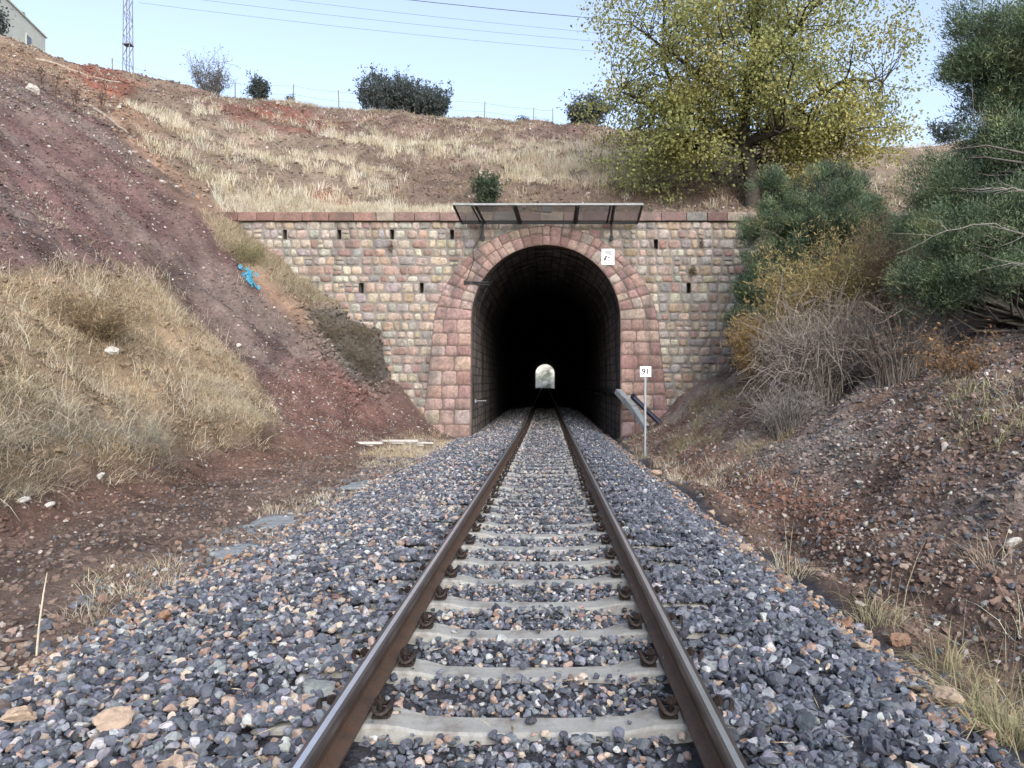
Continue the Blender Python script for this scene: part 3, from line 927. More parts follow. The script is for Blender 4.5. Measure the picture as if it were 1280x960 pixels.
clods(16000, 2.45, 8.5, 2.8, 24, None, .012, .07)
clods(9000, 2.6, 6, 3, 12, None, .008, .04)
clods(12000, -7.6, -3, 3, 24, None, .012, .06)
clods(24000, -20, -3.5, 12, 25, P_PURPLE, .015, .065)
clods(6000, -26, -6, 18, 40, P_ORANGE, .03, .13)
clods(30000, -24, 14, 25.6, 46, None, .025, .12)
clods(7000, -9, -4.5, 20, 25.2, [(370, 360), (470, 385), (490, 490), (440, 500), (380, 430)], .02, .16)
pebbles(1500, -9, -4.5, 20, 25.2, [(370, 360), (470, 385), (490, 490), (440, 500), (380, 430)], .02, .07, [.2, .24, .24, .1, .2, .04])
clods(7000, -14, -6, 7, 20, P_GRASSBANK, .02, .10)
pebbles(14000, 2.6, 8, 3, 22, None, .008, .04, [.2, .24, .14, .28, .1, .04])
tag(g.build('pebbles', M_pebble), 'small pale and grey stones scattered over the bare slopes', 'pebbles', kind='stuff')

# ------------------------------------------------------------------ grass


def blades(g, P, h, w, lean, rr, cols, curl=.5, droop=.32):
    """P (n,3) roots; h heights; w widths; lean (n,2) horizontal reach of the tip as a share of h"""
    n = len(P)
    a = rr.uniform(0, 2 * math.pi, n); side = np.c_[np.cos(a), np.sin(a), np.zeros(n)] * (w / 2)[:, None]
    rows = []
    for t, ww in ((0, 1), (.4, .9), (.75, .65), (1.0, .15)):
        off = np.c_[lean * (h * t ** (1 + curl))[:, None], h * (t - droop * np.hypot(*lean.T) * t ** 2.4)]
        c = P + off
        rows += [c - side * ww, c + side * ww]
    V = np.stack(rows, 1)
    i = (np.arange(n) * 8)[:, None, None]
    Fq = (np.array([[0, 1, 3, 2], [2, 3, 5, 4], [4, 5, 7, 6]])[None] + i).reshape(-1, 4)
    g.add(V.reshape(-1, 3), Fq, np.repeat(cols, 8, 0))


PAL_G = [(.55, .49, .37), (.46, .39, .27), (.64, .59, .475), (.34, .275, .17), (.30, .26, .18)]
DROOP = .32


def tufts(g, x, y, z, rr, nb, rad, hmin, hmax, w, pal=PAL_G, pw=(.3, .28, .2, .12, .1), lean=.45, bias=(0, 0), curl=.6, droop=.32):
    n = len(x)
    if n == 0: return
    hh = rr.uniform(hmin, hmax, n)
    k = np.repeat(np.arange(n), nb); m = len(k)
    a = rr.uniform(0, 2 * math.pi, m); q = np.sqrt(rr.rand(m)) * rad
    P = np.c_[x[k] + q * np.cos(a), y[k] + q * np.sin(a), z[k] - .02]
    P[:, 2] = ground_z(P[:, 0], P[:, 1]) - .02
    ln = np.c_[np.cos(a), np.sin(a)] * (q / rad * lean)[:, None] + rr.normal(size=(m, 2)) * lean * .5 + np.array(bias)
    base = pick(pal, pw, n, rr, .12)
    cols = base[k] * (1 + rr.uniform(-.25, .25, (m, 1)))
    blades(g, P, hh[k] * rr.uniform(.45, 1.1, m), np.full(m, w) * rr.uniform(.6, 1.3, m), ln, rr, cols, curl, droop)


rr = np.random.RandomState(29)
P_HILLGRASS = [(170, 130), (260, 140), (330, 160), (480, 175), (600, 178), (740, 190), (760, 225), (640, 220), (560, 200), (490, 200), (500, 262), (290, 264), (240, 230), (190, 180)]
P_HILLGRASS2 = [(620, 185), (800, 185), (800, 240), (640, 235)]
P_WALLTOP = [(200, 255), (290, 250), (590, 254), (590, 270), (290, 275)]
P_TOPSCRUB = [(180, 110), (340, 128), (600, 148), (745, 156), (760, 190), (480, 178), (270, 145)]
g = Geo()
x, y, z = scatter(9500, -24, 8, 26, 44, P_HILLGRASS, rr, 14, lambda x, y: vn(x * .25, (y + .25 * x * 0) * 1.1, 3) + .6 * vn(x * 1.3, y * 2.2, 1) > -.34 + .45 * rr.rand(len(x)))
tufts(g, x, y, z, rr, 26, .20, .16, .52, .013, pw=(.34, .2, .34, .06, .06), lean=.35)
x, y, z = scatter(2600, -4, 8, 26, 40, P_HILLGRASS2, rr, 14, None, (1.1, -.15, 3))
tufts(g, x, y, z, rr, 22, .20, .18, .5, .013, pw=(.34, .3, .2, .1, .06), lean=.35)
x, y, z = scatter(900, -12, -2, 25.6, 27.5, P_WALLTOP, rr, 5)
tufts(g, x, y, z, rr, 22, .16, .2, .45, .012, pw=(.3, .2, .4, .05, .05))
x, y, z = scatter(2600, -24, 10, 36, 47, P_TOPSCRUB, rr, 6, None, (1.6, -.1, 4))
tufts(g, x, y, z, rr, 14, .2, .12, .35, .016, pw=(.2, .3, .1, .2, .2), lean=.5)
x, y, z = scatter(900, 3, 28, 28, 46, None, rr, 6)
tufts(g, x, y, z, rr, 16, .2, .2, .5, .016, pw=(.3, .3, .2, .1, .1))
x, y, z = scatter(500, -30, -10, 44, 47, None, rr, 6)
tufts(g, x, y, z, rr, 14, .2, .2, .5, .016, pw=(.3, .3, .2, .1, .1))
x, y, z = scatter(1800, -26, -12, 26, 42, P_ORANGE, rr, 20, None, (1.8, .15, 5))
tufts(g, x, y, z, rr, 14, .15, .12, .35, .012, pw=(.2, .3, .1, .2, .2), lean=.6)
SCRUB = [(.20, .155, .12), (.15, .125, .10), (.26, .21, .15), (.13, .12, .09)]
x, y, z = scatter(5200, -24, 10, 34, 47, P_TOPSCRUB, rr, 6, None, (.9, -.1, 1))
tufts(g, x, y, z, rr, 12, .22, .10, .32, .016, pal=SCRUB, pw=(1, 1, 1, 1), lean=.9)
x, y, z = scatter(1800, -10, 9, 25.8, 33, P_BROWN, rr, 8, None, (.9, -.1, 4))
tufts(g, x, y, z, rr, 14, .2, .10, .42, .012, pal=SCRUB + [(.40, .33, .21)], pw=(1, 1, 1, 1, 1.5), lean=.8)
x, y, z = scatter(1500, -26, -9, 25.6, 44, P_ORANGE, rr, 14, None, (.9, .1, 4))
tufts(g, x, y, z, rr, 12, .18, .08, .3, .012, pal=SCRUB, pw=(1, 1, 1, 1), lean=.9)
tag(g.build('hill_grass', M_grass), 'pale dry grass tussocks covering the hill above the portal', 'grass', kind='stuff')

g = Geo()
BIAS = (.35, 0)
x, y, z = scatter(6500, -16, -6.4, 7, 21, P_GRASSBANK, rr, 12, None, (.7, -.15, 1))
gold = [(.57, .48, .33), (.50, .405, .245), (.66, .59, .45), (.38, .30, .19), (.31, .26, .18)]
tufts(g, x, y, z, rr, 22, .20, .08, .32, .008, pal=gold, pw=(.32, .25, .22, .12, .09), lean=1.1, bias=BIAS, droop=.5)
px, py = proj(x, y, z)
k = (py > 480) | (px > 200)
x2, y2, z2 = x[k], y[k], z[k]
tufts(g, x2, y2, z2, rr, 12, .25, .2, .5, .008, pw=(.25, .2, .35, .1, .1), lean=1.3, bias=BIAS, droop=.55)
x, y, z = scatter(1500, -9, -6.4, 6, 14, [(-80, 450), (60, 510), (220, 545), (200, 572), (60, 605), (-80, 640)], rr, 12)
tufts(g, x, y, z, rr, 22, .2, .15, .4, .007, pal=[(.30, .27, .205), (.23, .21, .165), (.40, .37, .29)], pw=(.4, .3, .3), lean=1.1, bias=BIAS)
# sparse tufts on the scree and along the wall
x, y, z = scatter(1100, -18, -5, 13, 25, P_PURPLE, rr, 10, None, (1.2, .42, 3))
tufts(g, x, y, z, rr, 16, .14, .08, .25, .007, pw=(.25, .2, .3, .1, .15), lean=.8, bias=BIAS)
x, y, z = scatter(2600, -13, -6, 21, 25, [(255, 270), (300, 280), (400, 350), (450, 390), (400, 385), (330, 345), (280, 310)], rr, 8)
tufts(g, x, y, z, rr, 18, .15, .15, .4, .009, pal=[(.42, .37, .25), (.50, .43, .31), (.28, .25, .165)], pw=(.4, .4, .2), lean=.7, bias=BIAS)
x, y, z = scatter(500, -7.5, -3.6, 17, 25, [(380, 440), (480, 430), (560, 545), (420, 545)], rr, 10, None, (1.0, .2, 2))
tufts(g, x, y, z, rr, 12, .12, .08, .25, .007, pw=(.25, .2, .3, .1, .15), lean=.8, bias=BIAS)
k0 = 2600
x, y, z = scatter(k0, -16, -6.5, 7, 21, P_GRASSBANK, rr, 14)
n_ = len(x); P = np.c_[x, y, z - .02]
P = np.repeat(P, 4, 0) + rr.normal(size=(n_ * 4, 3)) * np.array([.06, .06, 0]); m_ = len(P)
blades(g, P, rr.uniform(.2, .6, m_), rr.uniform(.005, .011, m_), rr.normal(size=(m_, 2)) * .55 + np.array([.3, -.05]), rr, pick([(.60, .54, .43), (.52, .44, .31), (.40, .32, .22)], [1, 1, .6], m_, rr), .7, .5)
tag(g.build('bank_grass', M_grass), 'yellow dry grass matted over the left bank', 'grass', kind='stuff')

g = Geo()
# ballast edge on the left, wall foot, right ditch and bank
x, y, z = scatter(520, -4.1, -3.0, 3.6, 24, None, rr, 1, None, (1.3, .12, 2))
tufts(g, x, y, z, rr, 22, .12, .06, .24, .005, pw=(.3, .3, .2, .1, .1), lean=.8)
x, y, z = scatter(200, -4.6, -2.9, 18, 25, [(425, 545), (560, 540), (560, 590), (430, 610)], rr, 10)
tufts(g, x, y, z, rr, 22, .13, .1, .32, .006, pal=gold, pw=(.3, .3, .2, .1, .1), lean=.7)
x, y, z = scatter(420, 2.4, 3.5, 4, 24, None, rr, 1, None, (1.3, .12, 3))
tufts(g, x, y, z, rr, 20, .12, .08, .32, .005, pw=(.3, .25, .3, .1, .05), lean=.8)
x, y, z = scatter(1500, 2.9, 8, 8, 24, [(810, 480), (900, 455), (1000, 490), (980, 560), (860, 580), (815, 560)], rr, 14, None, (1.2, -.05, 4))
tufts(g, x, y, z, rr, 18, .15, .12, .38, .007, pal=[(.27, .235, .13), (.36, .30, .18), (.19, .18, .10)], pw=(.4, .3, .3), lean=.8)
x, y, z = scatter(700, 3.2, 8, 4, 16, None, rr, 1, None, (1.1, .32, 5))
tufts(g, x, y, z, rr, 12, .14, .06, .22, .005, pal=[(.33, .30, .22), (.25, .22, .16)], pw=(.5, .5), lean=1.1)
x, y, z = scatter(400, 4.6, 8, 5, 13, [(1180, 480), (1300, 470), (1300, 600), (1200, 560)], rr, 10)
tufts(g, x, y, z, rr, 18, .14, .12, .35, .006, pal=[(.30, .29, .15), (.42, .38, .24)], pw=(.5, .5), lean=.8)
tag(g.build('verge_grass', M_grass), 'thin dry grass along the ditch and ballast edges', 'grass', kind='stuff')


# ------------------------------------------------------------------ plants with stems and foliage
def leaves_into(g, C, size, rr, cols, aspect=.62, flat=0.0):
    n = len(C)
    nr = rr.normal(size=(n, 3)); nr[:, 2] += flat; nr /= np.linalg.norm(nr, axis=1)[:, None]
    t = np.cross(nr, rr.normal(size=(n, 3))); t /= np.linalg.norm(t, axis=1)[:, None]
    b = np.cross(nr, t)
    s = (size * rr.uniform(.6, 1.25, n))[:, None]
    V = np.stack([C - t * s, C + b * s * aspect - t * s * .15, C + t * s, C - b * s * aspect - t * s * .15], 1) 
    V[:, 1] += nr * s * .18; V[:, 3] += nr * s * .18
    Fq = (np.arange(n) * 4)[:, None] + np.arange(4)[None]
    g.add(V.reshape(-1, 3), Fq, np.repeat(cols, 4, 0))


def needles_into(g, C, D, length, width, rr, cols):
    """narrow sprays of needles from C along D"""
    n = len(C)
    D = D / (np.linalg.norm(D, axis=1)[:, None] + 1e-9)
    s = np.cross(D, rr.normal(size=(n, 3))); s /= np.linalg.norm(s, axis=1)[:, None] + 1e-9
    L = (length * rr.uniform(.5, 1.3, n))[:, None]; w = (width * rr.uniform(.6, 1.3, n))[:, None]
    V = np.stack([C, C + D * L * .45 + s * w, C + D * L, C + D * L * .45 - s * w], 1)
    Fq = (np.arange(n) * 4)[:, None] + np.arange(4)[None]
    g.add(V.reshape(-1, 3), Fq, np.repeat(cols, 4, 0))


def blob(n, c, rad, rr, inner=.35, lump=.3, kseed=0, flatbase=True):
    """n clump centres filling an uneven ellipsoid, thicker towards its surface"""
    d = rr.normal(size=(n, 3)); d /= np.linalg.norm(d, axis=1)[:, None]
    if flatbase: d[:, 2] = np.where(d[:, 2] < -.35, -d[:, 2], d[:, 2])
    az = np.arctan2(d[:, 1], d[:, 0])
    f = 1 + lump * fbm(az * 1.9 + kseed * 7, d[:, 2] * 2.6 + kseed * 3, 1.0, kseed)
    q = (inner + (1 - inner) * rr.rand(n)) ** .6
    return np.array(c) + d * np.array(rad) * (f * q)[:, None], d


def limb(p0, p1, rr, bend=.12, n=6):
    p0, p1 = np.array(p0, float), np.array(p1, float); L = np.linalg.norm(p1 - p0)
    t = np.linspace(0, 1, n)[:, None]
    o = rr.normal(size=3) * bend * L
    return p0 + (p1 - p0) * t + o * (np.sin(t * math.pi)) + rr.normal(size=(n, 3)) * (.02 * L) * np.sin(t * math.pi)


def skeleton(g, base, trunk_pts, r0, mains, targets, rr, col, twig_r=.012):
    """trunk, main limbs (list of end points with the trunk parameter they leave at), and a twig from the nearest limb to every clump"""
    T = np.array(trunk_pts, float)
    g.tube(T, np.linspace(r0, r0 * .55, len(T)), 9, col)
    nodes = [np.c_[T, np.linspace(r0, r0 * .55, len(T))]]
    for t, e in mains:
        f = t * (len(T) - 1); i = min(int(f), len(T) - 2); p = T[i] + (T[i + 1] - T[i]) * (f - i)
        P = limb(p, e, rr, .10, 9); R = np.linspace(r0 * .48, r0 * .10, 9)
        g.tube(P, R, 7, col); nodes.append(np.c_[P, R])
    N = np.concatenate(nodes)
    for q in targets:
        d = np.linalg.norm(N[:, :3] - q, axis=1) + (N[:, 2] > q[2]) * .6
        k = int(np.argmin(d))
        if d[k] < .05: continue
        P = limb(N[k, :3], q, rr, .10, 5)
        g.tube(P, np.linspace(max(min(N[k, 3] * .6, .012 + .02 * d[k]), twig_r), twig_r * .4, 5), 4, col, cap=False)


# --- plane tree behind the wall
rr = np.random.RandomState(41)
bx, by = 7.75, 28.3
bz = gz(bx, by)
t = thing('plane_tree', (bx, by, bz), 'big broadleaf tree with yellow green autumn leaves growing behind the portal wall', 'tree')
cc = np.array([7.7, 28.3, 14.1])
C1, d1 = blob(640, cc, (6.3, 4.6, 5.7), rr, .10, .22, 1, False)
C2, _ = blob(130, (4.9, 27.9, 11.0), (3.2, 2.0, 2.3), rr, .1, .3, 2, False)
C3, _ = blob(120, (10.2, 27.9, 10.9), (3.3, 2.0, 1.9), rr, .1, .3, 3, False)
C = np.concatenate([C1, C2, C3])
k = fbm(C[:, 0] + C[:, 1] * .7, C[:, 2], 1.7, 2) > -.20 + .5 * ss(6, 2, C[:, 0]) * ss(12, 13, C[:, 2])
k &= C[:, 2] > hill_z(C[:, 0], C[:, 1]) + .5
k &= ~((np.abs(C[:, 0] - 7.55) < .75) & (C[:, 2] < 10.9) & (C[:, 1] < 28.9))
C = C[k]
gt = Geo()
trunk = [(bx, by, bz - .2), (bx + .02, by, bz + .9), (bx - .12, by, bz + 1.8), (bx - .3, by, bz + 2.7), (bx - .2, by + .1, bz + 4.2), (bx + .1, by, bz + 6), (bx + .2, by, bz + 8.2)]
mains = [(.42, (2.7, 27.6, 12.3)), (.45, (12.6, 28, 12.8)), (.5, (4.6, 29.5, 16.5)), (.55, (11.4, 27.2, 16.8)), (.4, (5.0, 27, 10.4)), (.42, (10.6, 27, 10.6)), (.65, (7.2, 26, 17.5)), (.7, (9.5, 30.5, 18.0)), (.5, (7.5, 31.5, 14)), (.6, (3.2, 28.4, 15.2))]
skeleton(gt, None, trunk, .30, mains, C, rr, (.055, .047, .04), .014)
gt.build('trunk', M_bark, t, smooth=True)
gl_ = Geo()
nl = 120
kk = np.repeat(np.arange(len(C)), nl)
P = C[kk] + rr.normal(size=(len(kk), 3)) * np.array([.38, .38, .26])
PLP = np.array([(.215, .245, .095), (.265, .28, .105), (.32, .31, .11), (.375, .335, .12), (.41, .35, .13)])
ti = 1.7 + 1.3 * fbm(C[:, 0] * 1.3, C[:, 2], 2.4, 4) + .5 * rr.normal(size=len(C)) + .9 * (C[:, 0] > 8.5) * ss(12.5, 10, C[:, 2])
base = np.stack([np.interp(np.clip(ti, 0, 4), np.arange(5), PLP[:, q]) for q in range(3)], 1)
leaves_into(gl_, P, .063, rr, base[kk] * (1 + rr.uniform(-.45, .45, (len(kk), 1))), .7)
gl_.build('crown', M_leaf, t)


def conifer(name, label, cat, base, parts, rr, pal, pw, trunk_h, r0, nspray, slen, swid, group=None, mains=(), bark=(.13, .115, .10), up=.5, spread=.12, gap=-.45, lobe=.42):
    bz = gz(base[0], base[1]); t = thing(name, (base[0], base[1], bz), label, cat, group)
    C, D = [], []
    for i, (n, c, rad) in enumerate(parts):
        a, d = blob(n, c, rad, rr, .25, .3, i + int(base[0]) % 3)
        C.append(a); D.append(d)
    C0 = np.concatenate(C); D0 = np.concatenate(D)
    kk = np.repeat(np.arange(0, len(C0), 12), 12)
    d = rr.normal(size=(len(kk), 3)); d /= np.linalg.norm(d, axis=1)[:, None]; d[:, 2] = np.where(d[:, 2] < -.2, -d[:, 2], d[:, 2])
    C = C0[kk] + d * (lobe * rr.uniform(.5, 1.1, len(kk)))[:, None]; D = D0[kk] * .35 + d
    C = np.concatenate([C, C0]); D = np.concatenate([D, D0])
    k = (C[:, 2] > ground_z(C[:, 0], C[:, 1]) + .1) & (fbm(C[:, 0] + C[:, 1] * .6, C[:, 2], .9, 3) > gap)
    C, D = C[k], D[k]
    g = Geo()
    T = np.array([(base[0], base[1], bz - .15), (base[0] + .05, base[1], bz + trunk_h * .35), (base[0] - .05, base[1] + .05, bz + trunk_h * .7), (base[0], base[1], bz + trunk_h)])
    skeleton(g, None, T, r0, mains, C[::3], rr, bark, .010)
    g.build('trunk', M_bark, t, smooth=True)
    kk = np.repeat(np.arange(len(C)), nspray); m = len(kk)
    P = C[kk] + rr.normal(size=(m, 3)) * spread
    dr = D[kk] * .8 + rr.normal(size=(m, 3)) * .7 + np.array([0, 0, up])
    bc = pick(pal, pw, len(C), rr, .18)
    g = Geo(); needles_into(g, P, dr, slen, swid, rr, bc[kk] * (1 + rr.uniform(-.3, .3, (m, 1))))
    g.build('crown', M_needle, t)
    return t


PAL_DK = [(.085, .128, .074), (.118, .166, .092), (.175, .225, .125), (.055, .085, .055), (.18, .205, .10)]
PW_DK = [.26, .26, .2, .18, .10]
rr = np.random.RandomState(43)
conifer('juniper', 'dark blue green feathery evergreen standing against the right end of the portal wall', 'evergreen shrub', (8.2, 22.3),
        [(360, (8.0, 22.2, 5.0), (2.0, 1.5, 2.4)), (170, (7.0, 22.0, 3.7), (1.35, 1.2, 1.9)), (190, (9.9, 22.4, 4.6), (1.6, 1.3, 1.7)), (120, (6.6, 22.0, 3.2), (1.0, 1.0, 1.5)), (140, (10.8, 22.0, 4.2), (1.3, 1.2, 1.5))], rr, PAL_DK, PW_DK, 3.5, .11, 250, .11, .009)
conifer('pine_tree', 'tall dark evergreen tree rising out of the right edge of the picture', 'tree', (11.2, 14.6),
        [(150, (9.9, 14.4, 7.8), (1.7, 1.5, 1.8)), (150, (10.4, 14.6, 6.1), (1.6, 1.4, 1.0)), (120, (11.6, 14.6, 9.2), (2.0, 1.8, 1.6)), (80, (9.0, 14.0, 5.5), (.8, .8, .6)), (90, (8.7, 14.3, 8.2), (1.0, .9, .9)), (60, (8.3, 14.2, 7.3), (.6, .6, .5)), (110, (9.4, 14.4, 6.6), (1.3, 1.0, .9)), (110, (10.4, 14.0, 7.0), (1.2, 1.2, 1.5))], rr, PAL_DK, PW_DK, 7.2, .17, 210, .10, .008,
        mains=[(.55, (8.3, 14.2, 7.9)), (.45, (8.0, 14.2, 5.9)), (.6, (8.6, 13.8, 8.9)), (.35, (8.6, 13.6, 5.2)), (.5, (9.4, 15.5, 8))], bark=(.26, .235, .22), gap=-.30)
conifer('cypress_bush', 'broad dark green evergreen bush on top of the right bank', 'evergreen shrub', (9.0, 13.2),
        [(260, (8.2, 13.2, 3.3), (1.5, 1.2, 1.5)), (260, (9.5, 13.4, 3.8), (1.7, 1.4, 1.9)), (120, (7.3, 13.2, 3.5), (.7, .8, .9)), (130, (8.9, 12.0, 2.5), (1.3, .9, .9)), (150, (7.4, 13.4, 2.9), (1.0, .9, 1.0)), (200, (9.3, 14.2, 5.0), (1.8, 1.2, 1.2)), (120, (8.0, 14.6, 4.7), (1.0, .9, 1.0)), (120, (10.2, 12.4, 3.4), (1.3, 1.2, 1.8))], rr, PAL_DK, PW_DK, 2.6, .09, 250, .085, .0068)


def shoots(name, label, cat, base, n, hmin, hmax, spread, rr, colr, arch=.5, thick=.008, group=None, leaf=None, sides=4, seg=7, twigs=0, roots=.35):
    """many-stemmed shrub: arching stems, optional leaves = (count, size, palette, kind)"""
    bz = gz(*base); t = thing(name, (base[0], base[1], bz), label, cat, group)
    g = Geo(); tips = []
    for i in range(n):
        a = rr.uniform(0, 2 * math.pi); q = rr.rand() ** .6 * spread * roots
        p = np.array([base[0] + q * math.cos(a), base[1] + q * math.sin(a), 0]); p[2] = gz(p[0], p[1]) - .05
        h = rr.uniform(hmin, hmax); a2 = a + rr.normal() * .6; out = rr.uniform(.25, 1) * spread * (1.2 - roots if roots > .4 else 1)
        s = np.linspace(0, 1, seg)[:, None]
        P = p + np.c_[math.cos(a2) * out * s ** 1.5, math.sin(a2) * out * s ** 1.5, h * (s - arch * rr.rand() * s ** 3)]
        P += rr.normal(size=P.shape) * .03 * s
        g.tube(P, np.linspace(thick, thick * .3, seg), sides, np.array(colr) * rr.uniform(.7, 1.3), cap=False)
        tips.append(P[2:])
        for _ in range(twigs):
            k = rr.randint(2, seg - 1); e = P[k] + rr.normal(size=3) * np.array([.3, .3, .25]) * h * .5 + np.array([0, 0, .1 * h])
            Q = limb(P[k], e, rr, .15, 5); g.tube(Q, np.linspace(thick * .55, thick * .2, 5), 3, np.array(colr) * rr.uniform(.7, 1.3), cap=False); tips.append(Q[1:])
    g.build('stems', M_twig, t)
    if leaf:
        cnt, size, pal, kind = leaf
        A = np.concatenate(tips); k = rr.randint(len(A), size=cnt)
        P = A[k] + rr.normal(size=(cnt, 3)) * size * 1.2
        g = Geo(); c = pick(pal, np.ones(len(pal)), cnt, rr, .2)
        if kind == 'needle': needles_into(g, P, rr.normal(size=(cnt, 3)) + np.array([0, 0, .7]), size * 2.4, size * .22, rr, c)
        else: leaves_into(g, P, size, rr, c, .55)
        g.build('foliage', M_leaf, t)
    return t


rr = np.random.RandomState(47)
GREYT = (.225, .195, .165)
shoots('bramble_thicket', 'tangled leafless grey brush on the right bank below the yellow shrub', 'brush', (5.5, 15.3), 460, 1.4, 2.9, 1.4, rr, GREYT, .95, .011, twigs=4)
shoots('bramble_thicket', 'low grey leafless brush hanging over the ditch side of the right bank', 'brush', (4.75, 14.6), 170, .6, 1.3, .9, rr, (.20, .18, .165), .8, .009, twigs=3)
shoots('bramble_thicket', 'leafless grey brush tangled with brown leaves under the dark evergreen bush', 'brush', (6.6, 14.0), 200, .9, 1.9, 1.1, rr, GREYT, .7, .008, twigs=3,
       leaf=(900, .035, [(.20, .12, .07), (.15, .10, .07)], 'leaf'))
YEL = [(.42, .33, .13), (.36, .29, .12), (.48, .37, .16), (.30, .25, .12)]
shoots('tamarisk_shrub', 'yellow feathery shrub growing above the grey brush', 'shrub', (6.5, 17.8), 150, 2.2, 3.6, 1.3, rr, (.2, .16, .11), .35, .009, leaf=(19000, .055, YEL, 'needle'), twigs=5)
shoots('tamarisk_shrub', 'orange yellow bush beside the foot of the wall near the evergreen', 'shrub', (5.75, 20.4), 70, 1.1, 2.2, .75, rr, (.2, .15, .1), .3, .008, leaf=(8000, .055, [(.50, .34, .13), (.43, .33, .11), (.52, .36, .22)], 'needle'), twigs=4)
shoots('tamarisk_shrub', 'pale orange feathery shrub between the two dark evergreens', 'shrub', (8.1, 17.6), 60, 2.2, 3.4, .8, rr, (.2, .15, .1), .3, .009, leaf=(6500, .055, [(.42, .31, .19), (.36, .28, .17)], 'needle'), twigs=4)
shoots('dead_shrub', 'small shrub with curled brown leaves at the edge of the right bank', 'shrub', (6.1, 11.2), 40, .5, 1.0, .6, rr, (.16, .12, .09), .5, .006, leaf=(700, .035, [(.24, .14, .07), (.17, .11, .07), (.30, .19, .09)], 'leaf'), twigs=3)
shoots('green_shrub', 'small dark green shrub alone behind the coping near the steel screen', 'shrub', tuple(at(608, 250, 27.5)[:2]), 26, 1.0, 1.6, .45, rr, (.12, .10, .08), .1, .012, leaf=(2600, .06, [(.07, .10, .06), (.10, .13, .075), (.05, .075, .05)], 'leaf'), twigs=4)
shoots('green_shrub', 'olive green bushy weed growing along the scree at the left end of the wall', 'shrub', (-9.6, 23.9), 60, .35, .7, .7, rr, (.2, .17, .11), .5, .006, leaf=(1800, .04, [(.24, .22, .11), (.17, .17, .09), (.32, .27, .15)], 'needle'), twigs=3)
shoots('brown_bush', 'low brown and olive bush where the grass meets the purple scree', 'shrub', (-9.1, 14.9), 150, .5, .95, .95, rr, (.19, .14, .09), .5, .006, leaf=(5200, .04, [(.29, .215, .125), (.21, .155, .10), (.38, .31, .19)], 'needle'), twigs=4)

for _x, _y, _lab in ((-6.1, 24.45, 'grey brown weeds hanging over the top of the earth cliff by the wall'), (-6.9, 23.6, 'dry olive weeds on the slope just above the earth cliff')):
    shoots('dry_weeds', _lab, 'weeds', (_x, _y), 110, .3, .75, .6, rr, (.17, .14, .11), .8, .006, leaf=(2000, .035, [(.15, .125, .08), (.22, .18, .11), (.10, .09, .065)], 'needle'), twigs=3)
_p = at(432, 425, 24.2)
shoots('brown_bush', 'dark grey brown scrub clinging to the earth cliff against the wall', 'bush', (-5.9, 23.5), 130, .4, .9, .8, rr, (.15, .125, .10), .6, .006, leaf=(2600, .035, [(.13, .11, .08), (.20, .17, .11), (.10, .09, .07)], 'needle'), twigs=4)
# crest plants
rr = np.random.RandomState(53)
PAL_CR = [(.07, .09, .09), (.09, .115, .11), (.055, .07, .07), (.11, .13, .105)]


def crest(px, Y): return tuple(at(px, 0, Y)[:2])


shoots('shrub_thicket', 'wide dark thicket of upright bushes on the hill crest', 'bush', crest(488, 46), 110, 1.3, 2.75, 1.9, rr, (.10, .09, .085), .05, .016, leaf=(15000, .07, PAL_CR, 'leaf'), twigs=4, roots=.85)
shoots('shrub_thicket', 'lower dark bush joined to the thicket on the hill crest, its right shoulder', 'bush', crest(530, 46), 90, 1.1, 2.4, 1.6, rr, (.10, .09, .085), .05, .016, leaf=(12000, .07, PAL_CR, 'leaf'), twigs=4, roots=.85)
shoots('small_evergreen', 'small dark pointed evergreen on the hill crest between two fence posts', 'shrub', crest(324, 45.4), 26, 1.1, 1.75, .5, rr, (.10, .09, .08), .1, .014, leaf=(2600, .075, PAL_CR, 'leaf'), twigs=4)
shoots('bare_tree', 'bare spreading grey shrub on the hill crest right of the lattice mast', 'shrub', crest(262, 44.5), 64, 1.7, 3.0, 1.25, rr, (.14, .135, .13), .05, .020, twigs=7, leaf=(2400, .05, [(.12, .12, .11), (.17, .16, .14)], 'leaf'))
shoots('shrub_thicket', 'dark bush on the hill crest partly behind the yellow green tree', 'bush', crest(735, 46), 80, 1.2, 2.2, 1.5, rr, (.10, .09, .085), .1, .016, leaf=(5600, .085, PAL_CR, 'leaf'), twigs=5)
shoots('small_bush', 'tiny round dark bush on the hill crest between the fence posts and the tree', 'bush', crest(651, 45.5), 14, .4, .7, .4, rr, (.10, .09, .085), .3, .012, leaf=(700, .06, PAL_CR, 'leaf'), twigs=3)
shoots('small_bush', 'small pale sapling bush on the crest at the very foot of the far post', 'bush', crest(742, 45.2), 8, .4, .9, .25, rr, (.2, .17, .13), .3, .010, leaf=(260, .06, [(.25, .23, .15), (.18, .18, .11)], 'leaf'), twigs=2)
shoots('small_bush', 'small grey green bush at the foot of the lattice mast', 'bush', crest(176, 44), 26, .6, 1.1, .65, rr, (.12, .11, .10), .2, .012, leaf=(1400, .07, [(.12, .13, .11), (.09, .10, .085)], 'leaf'), twigs=3)
shoots('small_bush', 'low dark bush beside a fence post left of the wide crest thicket', 'bush', crest(364, 45.2), 12, .3, .55, .3, rr, (.10, .09, .085), .3, .010, leaf=(450, .055, PAL_CR, 'leaf'), twigs=3)
shoots('small_tree', 'dark little tree in front of the pale building', 'tree', (-28.9, 38.6), 22, 1.2, 2.2, .6, rr, (.10, .09, .085), .1, .016, leaf=(1800, .085, PAL_CR, 'leaf'), twigs=4)
